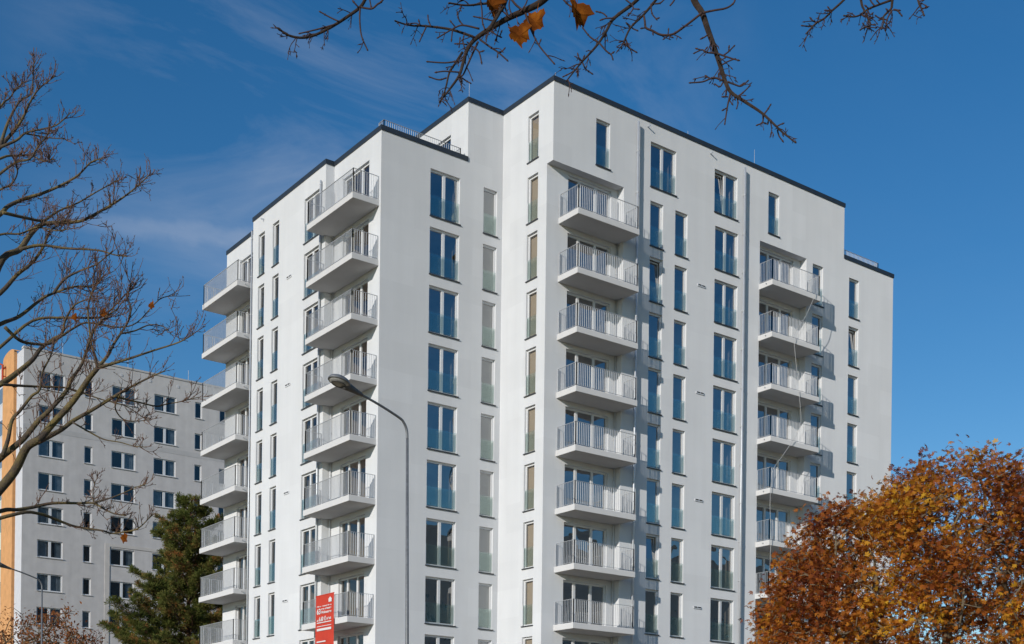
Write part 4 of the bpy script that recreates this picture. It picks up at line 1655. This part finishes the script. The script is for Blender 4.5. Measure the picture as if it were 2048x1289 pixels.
def maple_leaf(root, p, s, origin, rng, face=None, turn=None):
    """withered maple leaf: lobed outline with a fold, hanging point downwards"""
    outl = [(0.0, 0.0), (0.14, 0.10), (0.30, 0.06), (0.50, 0.10), (0.51, -0.10), (0.64, -0.26), (0.54, -0.38), (0.57, -0.52), (0.50, -0.72), (0.40, -0.64), (0.33, -0.82), (0.20, -0.80), (0.12, -0.98), (0.0, -1.16)]
    pts2 = outl + [(-x, y) for x, y in outl[-2:0:-1]]
    mb = MB()
    fx = face or Vector((rng.gauss(0, .3), rng.gauss(0, .3), 0)) - FW
    fx.normalize()
    right = UP.cross(fx)
    right.normalize()
    a = rng.uniform(-0.4, 0.4) if turn is None else turn
    rt_ = right * math.cos(a) + UP * math.sin(a)
    up_ = UP * math.cos(a) - right * math.sin(a)
    c = len(mb.v)
    mb.v.append(tuple(p + up_ * s * -0.45 - origin))
    for (x, y) in pts2:
        curl = 0.75 * x * x * (1 if x > 0 else 0.4) + 0.16 * math.sin(5 * y + 4 * x)
        x = x * 0.88 + 0.07 * math.sin(9 * y + 5 * x)
        mb.v.append(tuple(p + rt_ * x * s + up_ * y * s + fx * (curl * s) - origin))
    n = len(pts2)
    for i in range(n):
        mb.f.append((c, c + 1 + i, c + 1 + (i + 1) % n))
    mb.tube([p - origin, p + up_ * s * 0.5 - origin], [0.0018, 0.0015], 4)
    link('leaf', mb.mesh('leaf', 'mapleleaf'), root)


def over_tree():
    D = 6.0
    tx = 2620
    base = at(tx, 1500, D)
    base.z = 0
    root = link('maple_tree', None, None, base)
    tag(root, 'maple tree whose nearly bare boughs hang over the picture with four withered leaves', 'tree')
    rng = random.Random(9)
    lim, tw, tw2 = MB(), MB(), MB()
    # trunk to the right of the view and the bough that carries the hanging branches
    trunkp = [base, at(tx, 900, D), at(tx - 20, 200, D), at(tx - 40, -250, D), at(tx - 60, -700, D)]
    path = smooth_path(trunkp, 5)
    lim.tube([p - base for p in path], [0.16 - 0.09 * i / (len(path) - 1) for i in range(len(path))], 12)
    bough_px = [(tx - 40, -180), (2300, -300), (1950, -330), (1600, -300), (1300, -290), (1050, -250), (850, -200), (760, -120)]
    path, rr = limb(bough_px, D, 0.15, 0.0, 17, 5)
    lim.tube([p - base for p in path], rr, 10)
    T = [
        ([(780, -140), (745, -40), (730, 0), (718, 17), (696, 33), (675, 47), (647, 63), (622, 73), (600, 76), (577, 71), (560, 60)], 4.2, 2.2),
        ([(671, 49), (635, 59), (601, 67)], 2.0, 1.4), ([(677, 43), (660, 35), (642, 25)], 1.8, 1.5),
        ([(720, 18), (719.5, 41), (723, 72), (734, 98)], 2.2, 1.5), ([(722, 15), (743, 18), (755, 9), (766, 0), (790, -40)], 2.2, 2.0), ([(717, 15), (708, 5)], 1.8, 1.7),
        ([(743, 18), (741, 8), (738, -8)], 1.7, 1.5),
        ([(1190, -160), (1130, -50), (1088, 0), (1051, 21), (1016, 37), (977, 60), (949, 80), (934, 101), (926, 127), (918, 152), (900, 178), (881, 202)], 9.5, 1.8),
        ([(946, 74), (904, 60), (865, 54), (840, 52), (827, 52), (810, 49), (792, 43)], 3.0, 1.5),
        ([(959, 58), (926, 51), (908, 57), (877, 75)], 2.2, 1.4), ([(926, 50), (918, 40), (915, 27)], 1.8, 1.5), ([(912, 56), (902, 44)], 1.6, 1.4), ([(905, 60), (903, 80)], 1.6, 1.4),
        ([(862, 54), (857, 42), (856, 34)], 1.6, 1.4), ([(853, 53), (846, 68), (840, 81)], 1.7, 1.4), ([(840, 50), (838, 43)], 1.5, 1.4),
        ([(925, 105), (912, 125), (899, 145), (893, 170), (887, 191)], 3.2, 1.5),
        ([(1030, -80), (1012, 0), (1000, 23), (981, 55)], 5.0, 4.0), ([(1025, -40), (1002, 0), (957, 9), (930, 11), (900, 7)], 3.2, 1.6),
        ([(959, 79), (978, 93), (996, 105), (1013, 120)], 2.4, 1.6), ([(996, 105), (1003, 104), (1008, 99)], 1.6, 1.5), ([(996, 105), (995, 113)], 1.5, 1.3),
        ([(1051, 27), (1057, 45), (1065, 66), (1080, 94), (1107, 126)], 2.6, 1.6), ([(1078, 90), (1081, 82)], 1.5, 1.3),
        ([(956, 84), (944, 110), (934, 133), (926, 150), (915, 158)], 2.6, 1.6), ([(946, 94), (958, 105), (963, 125)], 2.0, 1.5), ([(958, 105), (965, 103)], 1.6, 1.4),
        ([(1046, 21), (1030, 8), (1010, -20)], 2.4, 2.6), ([(913, 123), (890, 126), (857, 124)], 1.8, 1.5), ([(920, 145), (890, 143), (873, 145)], 1.8, 1.4),
        ([(893, 156), (878, 160), (861, 155)], 1.8, 1.4), ([(922, 155), (932, 162), (939, 166)], 1.7, 1.4), ([(980, 62), (992, 70), (1000, 74)], 1.8, 1.5), ([(1000, 72), (1003, 64)], 1.4, 1.3),
        ([(935, 90), (925, 88), (912, 88)], 1.7, 1.3), ([(930, 100), (926, 82), (929, 68)], 1.6, 1.2), ([(918, 96), (920, 78)], 1.4, 1.2), ([(945, 94), (936, 86)], 1.4, 1.2),
        ([(970, 60), (965, 45), (964, 22), (961, 0), (958, -20)], 1.8, 1.6), ([(985, 42), (970, 38), (950, 34)], 1.8, 1.4), ([(1020, 36), (1008, 25), (1000, 18)], 1.8, 1.5), ([(1035, 45), (1044, 55)], 1.6, 1.4), ([(1024, 32), (1018, 12), (1022, -10)], 1.8, 1.6), ([(1040, 25), (1052, 8), (1056, -8)], 1.8, 1.5),
        ([(1090, -50), (1127, 0), (1144, 15), (1160, 25)], 2.4, 1.6),
        ([(1340, -120), (1300, -40), (1275, 0), (1228, 37), (1213, 62), (1197, 87), (1180, 107), (1164, 124), (1150, 141), (1134, 161)], 5.0, 1.4),
        ([(1152, 139), (1140, 147), (1128, 153)], 1.6, 1.3), ([(1165, 125), (1171, 138), (1183, 147)], 1.8, 1.4), ([(1164, 123), (1158, 116), (1156, 110)], 1.7, 1.4), ([(1164, 123), (1168, 114)], 1.5, 1.3),
        ([(1199, 87), (1212, 102), (1222, 110), (1225, 117)], 2.0, 1.5), ([(1222, 109), (1226, 106)], 1.5, 1.4), ([(1196, 85), (1180, 74), (1167, 58)], 2.0, 1.5),
        ([(1227, 37), (1213, 37), (1203, 40)], 1.8, 1.4), ([(1214, 34), (1206, 27), (1195, 24)], 1.7, 1.4), ([(1265, 10), (1266, 18), (1258, 30)], 1.7, 1.4), ([(1266, 18), (1276, 19)], 1.5, 1.3), ([(1262, 8), (1252, 0), (1245, -8)], 1.8, 1.6),
        ([(1350, -120), (1330, -30), (1312, 0), (1286, 31), (1261, 56), (1248, 84), (1242, 95)], 4.0, 1.5), ([(1248, 86), (1258, 96), (1271, 104)], 1.8, 1.5), ([(1249, 82), (1241, 84)], 1.5, 1.4),
        ([(1288, 32), (1290, 44), (1292, 56), (1305, 62), (1322, 70), (1345, 69), (1368, 54), (1384, 42), (1399, 30)], 2.4, 2.6),
        ([(1302, 8), (1304, 27), (1312, 38)], 1.8, 1.4), ([(1312, 38), (1316, 37)], 1.4, 1.3), ([(1254, 47), (1265, 57), (1273, 61)], 1.6, 1.4), ([(1260, 56), (1254, 48)], 1.5, 1.3), ([(1309, 8), (1320, 7), (1328, 0)], 1.8, 1.5),
        ([(1292, 56), (1284, 57)], 1.5, 1.3), ([(1300, 60), (1302, 54)], 1.4, 1.2), ([(1336, 70), (1337, 60)], 1.4, 1.2), ([(1340, 70), (1328, 78)], 1.5, 1.2), ([(1335, 71), (1344, 75)], 1.4, 1.2), ([(1305, 62), (1306, 68)], 1.4, 1.2),
        ([(1340, 12), (1348, 2), (1352, -10)], 1.8, 1.8),
        ([(1370, -150), (1378, -50), (1388, 0), (1404, 26), (1415, 58), (1427, 91), (1439, 127), (1450, 162), (1462, 185), (1490, 204), (1523, 226), (1547, 248), (1565, 265), (1589, 284)], 9.0, 1.6),
        ([(1406, 26), (1430, 21), (1448, 18), (1460, 13), (1469, 4), (1470, -8)], 2.4, 1.8), ([(1432, 107), (1412, 105), (1404, 100), (1390, 106)], 2.0, 1.4), ([(1404, 101), (1394, 98)], 1.6, 1.3), ([(1408, 103), (1413, 97)], 1.4, 1.3), ([(1425, 90), (1424, 104)], 1.6, 1.3),
        ([(1436, 108), (1450, 113), (1465, 118), (1476, 121)], 2.2, 1.4), ([(1446, 112), (1457, 104), (1467, 94)], 1.9, 1.5), ([(1443, 131), (1455, 124), (1468, 119)], 1.9, 1.4), ([(1457, 105), (1458, 95)], 1.5, 1.4), ([(1441, 122), (1450, 116)], 1.5, 1.3),
        ([(1446, 162), (1430, 156), (1420, 158), (1405, 164), (1382, 166)], 2.4, 1.5), ([(1420, 157), (1413, 153)], 1.5, 1.4), ([(1436, 158), (1437, 149)], 1.5, 1.3), ([(1440, 140), (1440, 160)], 1.8, 1.4), ([(1446, 165), (1440, 174), (1432, 170)], 1.7, 1.4),
        ([(1455, 164), (1468, 169), (1482, 173), (1494, 164)], 2.3, 1.5), ([(1480, 172), (1486, 168)], 1.5, 1.3), ([(1461, 187), (1458, 200), (1455, 213), (1450, 246)], 2.6, 1.5), ([(1458, 200), (1464, 208)], 1.5, 1.3), ([(1456, 194), (1447, 194)], 1.5, 1.4), ([(1454, 216), (1447, 220)], 1.5, 1.4),
        ([(1478, 192), (1488, 184), (1497, 175)], 1.9, 1.4), ([(1474, 194), (1476, 206), (1474, 215)], 1.7, 1.4), ([(1468, 188), (1470, 198)], 1.6, 1.3), ([(1528, 229), (1535, 220), (1540, 212)], 2.0, 1.5), ([(1527, 231), (1525, 245), (1516, 250)], 1.9, 1.5), ([(1525, 245), (1530, 247)], 1.5, 1.4),
        ([(1553, 254), (1560, 250), (1565, 248)], 1.7, 1.4), ([(1555, 260), (1558, 272), (1565, 282)], 1.9, 1.4), ([(1537, 240), (1536, 246)], 1.5, 1.4), ([(1416, 69), (1410, 74), (1404, 77)], 1.8, 1.5), ([(1453, 175), (1452, 186)], 1.4, 1.3), ([(1563, 262), (1566, 270)], 1.4, 1.3),
        ([(1740, -120), (1712, -30), (1688, 0), (1664, 22), (1649, 37), (1632, 47), (1622, 57), (1613, 67)], 3.4, 1.5), ([(1625, 53), (1615, 53), (1606, 52)], 1.6, 1.4), ([(1633, 45), (1627, 43), (1622, 38)], 1.6, 1.4), ([(1664, 21), (1658, 21), (1652, 21)], 1.5, 1.3), ([(1662, 22), (1657, 16)], 1.4, 1.2),
        ([(1715, -80), (1722, 0), (1728, 20), (1735, 36), (1741, 50), (1731, 54), (1721, 60)], 3.2, 1.4), ([(1741, 50), (1748, 50)], 1.5, 1.4), ([(1736, 53), (1739, 57)], 1.5, 1.3), ([(1731, 54), (1727, 49)], 1.5, 1.3), ([(1736, 38), (1741, 37)], 1.4, 1.2),
        ([(1800, -90), (1785, 0), (1783, 16), (1775, 25), (1767, 34), (1767, 45), (1763, 58)], 3.4, 1.5), ([(1784, 21), (1778, 31), (1774, 41), (1772, 58)], 2.2, 1.5), ([(1785, 0), (1760, 9), (1736, 19), (1721, 30), (1707, 34), (1689, 32)], 2.8, 1.5), ([(1786, 20), (1795, 22), (1802, 30)], 2.0, 1.5), ([(1788, 19), (1798, 21)], 1.5, 1.3),
        ([(1767, 34), (1760, 37), (1753, 33)], 1.7, 1.4), ([(1768, 38), (1760, 40)], 1.5, 1.3), ([(1773, 40), (1765, 39)], 1.4, 1.2), ([(1760, 9), (1755, 3)], 1.6, 1.4), ([(1750, 13), (1742, 3), (1740, -5)], 1.8, 1.6), ([(1738, 18), (1732, 13)], 1.6, 1.4), ([(1735, 20), (1740, 30), (1744, 28)], 1.6, 1.4), ([(1722, 30), (1728, 33)], 1.4, 1.3), ([(1710, 33), (1704, 28), (1697, 26)], 1.3, 1.0), ([(1778, 24), (1774, 20)], 1.4, 1.3),
        ([(1820, -80), (1836, 0), (1842, 16), (1848, 31)], 2.8, 1.6), ([(1844, 18), (1852, 16)], 1.7, 1.5), ([(1838, 4), (1846, 1)], 1.5, 1.4),
    ]
    for n, (px, r0, r1) in enumerate(T):
        path, rr = limb(px, D, 0.0, 0.0, r0 * 0.9, r1 * 0.92)
        main = r0 > 2.75
        for i in range(len(path)):
            t = i / (len(path) - 1)
            # boughs come towards the viewer at their ends
            off = -0.35 * t * t if main else -0.12
            v = path[i] - CAM
            path[i] = CAM + v * (1 + off * 0.3 / D)
        k = D / F_PX
        d = (path[-1] - path[-2]).normalized()
        e = path[-1]
        path += [e + d * 1.2 * k * r1, e + d * 3.2 * k * r1]
        rr = [r * 1.0 for r in rr] + [rr[-1] * 1.35, rr[-1] * 0.5]
        tgt = lim if main else tw
        if main or len(px) > 3:
            twigs_on(tw2, path[:-2], rr, 16 if main else 10, 0.085, rng, 1 if main else 0, 0.9, -0.05, 0.35, 0.0026)
        tgt.tube([p - base for p in path], rr, 8 if main else 5)
        # knuckles where old leaves sat
        for _ in range(max(1, len(path) // 8)):
            i = rng.randint(1, len(path) - 3)
            q = path[i]
            tw.tube([q - d * k * 1.2 - base, q - base, q + d * k * 1.2 - base], [rr[i], rr[i] + 0.9 * k, rr[i]], 6, False)
    link('trunk', lim.mesh('trunk', 'bark', True), root)
    tw.f += [tuple(i + len(tw.v) for i in f) for f in tw2.f]
    tw.v += [tuple(Vector(p) - base) for p in tw2.v]
    tag(link('twigs', tw.mesh('twigs', 'darktwig', True), root), kind='stuff')
    k = D / F_PX
    maple_leaf(root, at(982, -6, D - 0.05), 40 * k, base, rng, (-FW + RT * 0.9), 0.1)
    maple_leaf(root, at(1036, 54, D - 0.05), 40 * k, base, rng, (-FW + RT * 0.1), 0.15)
    maple_leaf(root, at(1074, 27, D - 0.03), 40 * k, base, rng, (-FW - RT * 0.3), -0.15)
    maple_leaf(root, at(1154, 8, D - 0.05), 50 * k, base, rng, (-FW + RT * 1.1), -0.12)


left_tree()
over_tree()
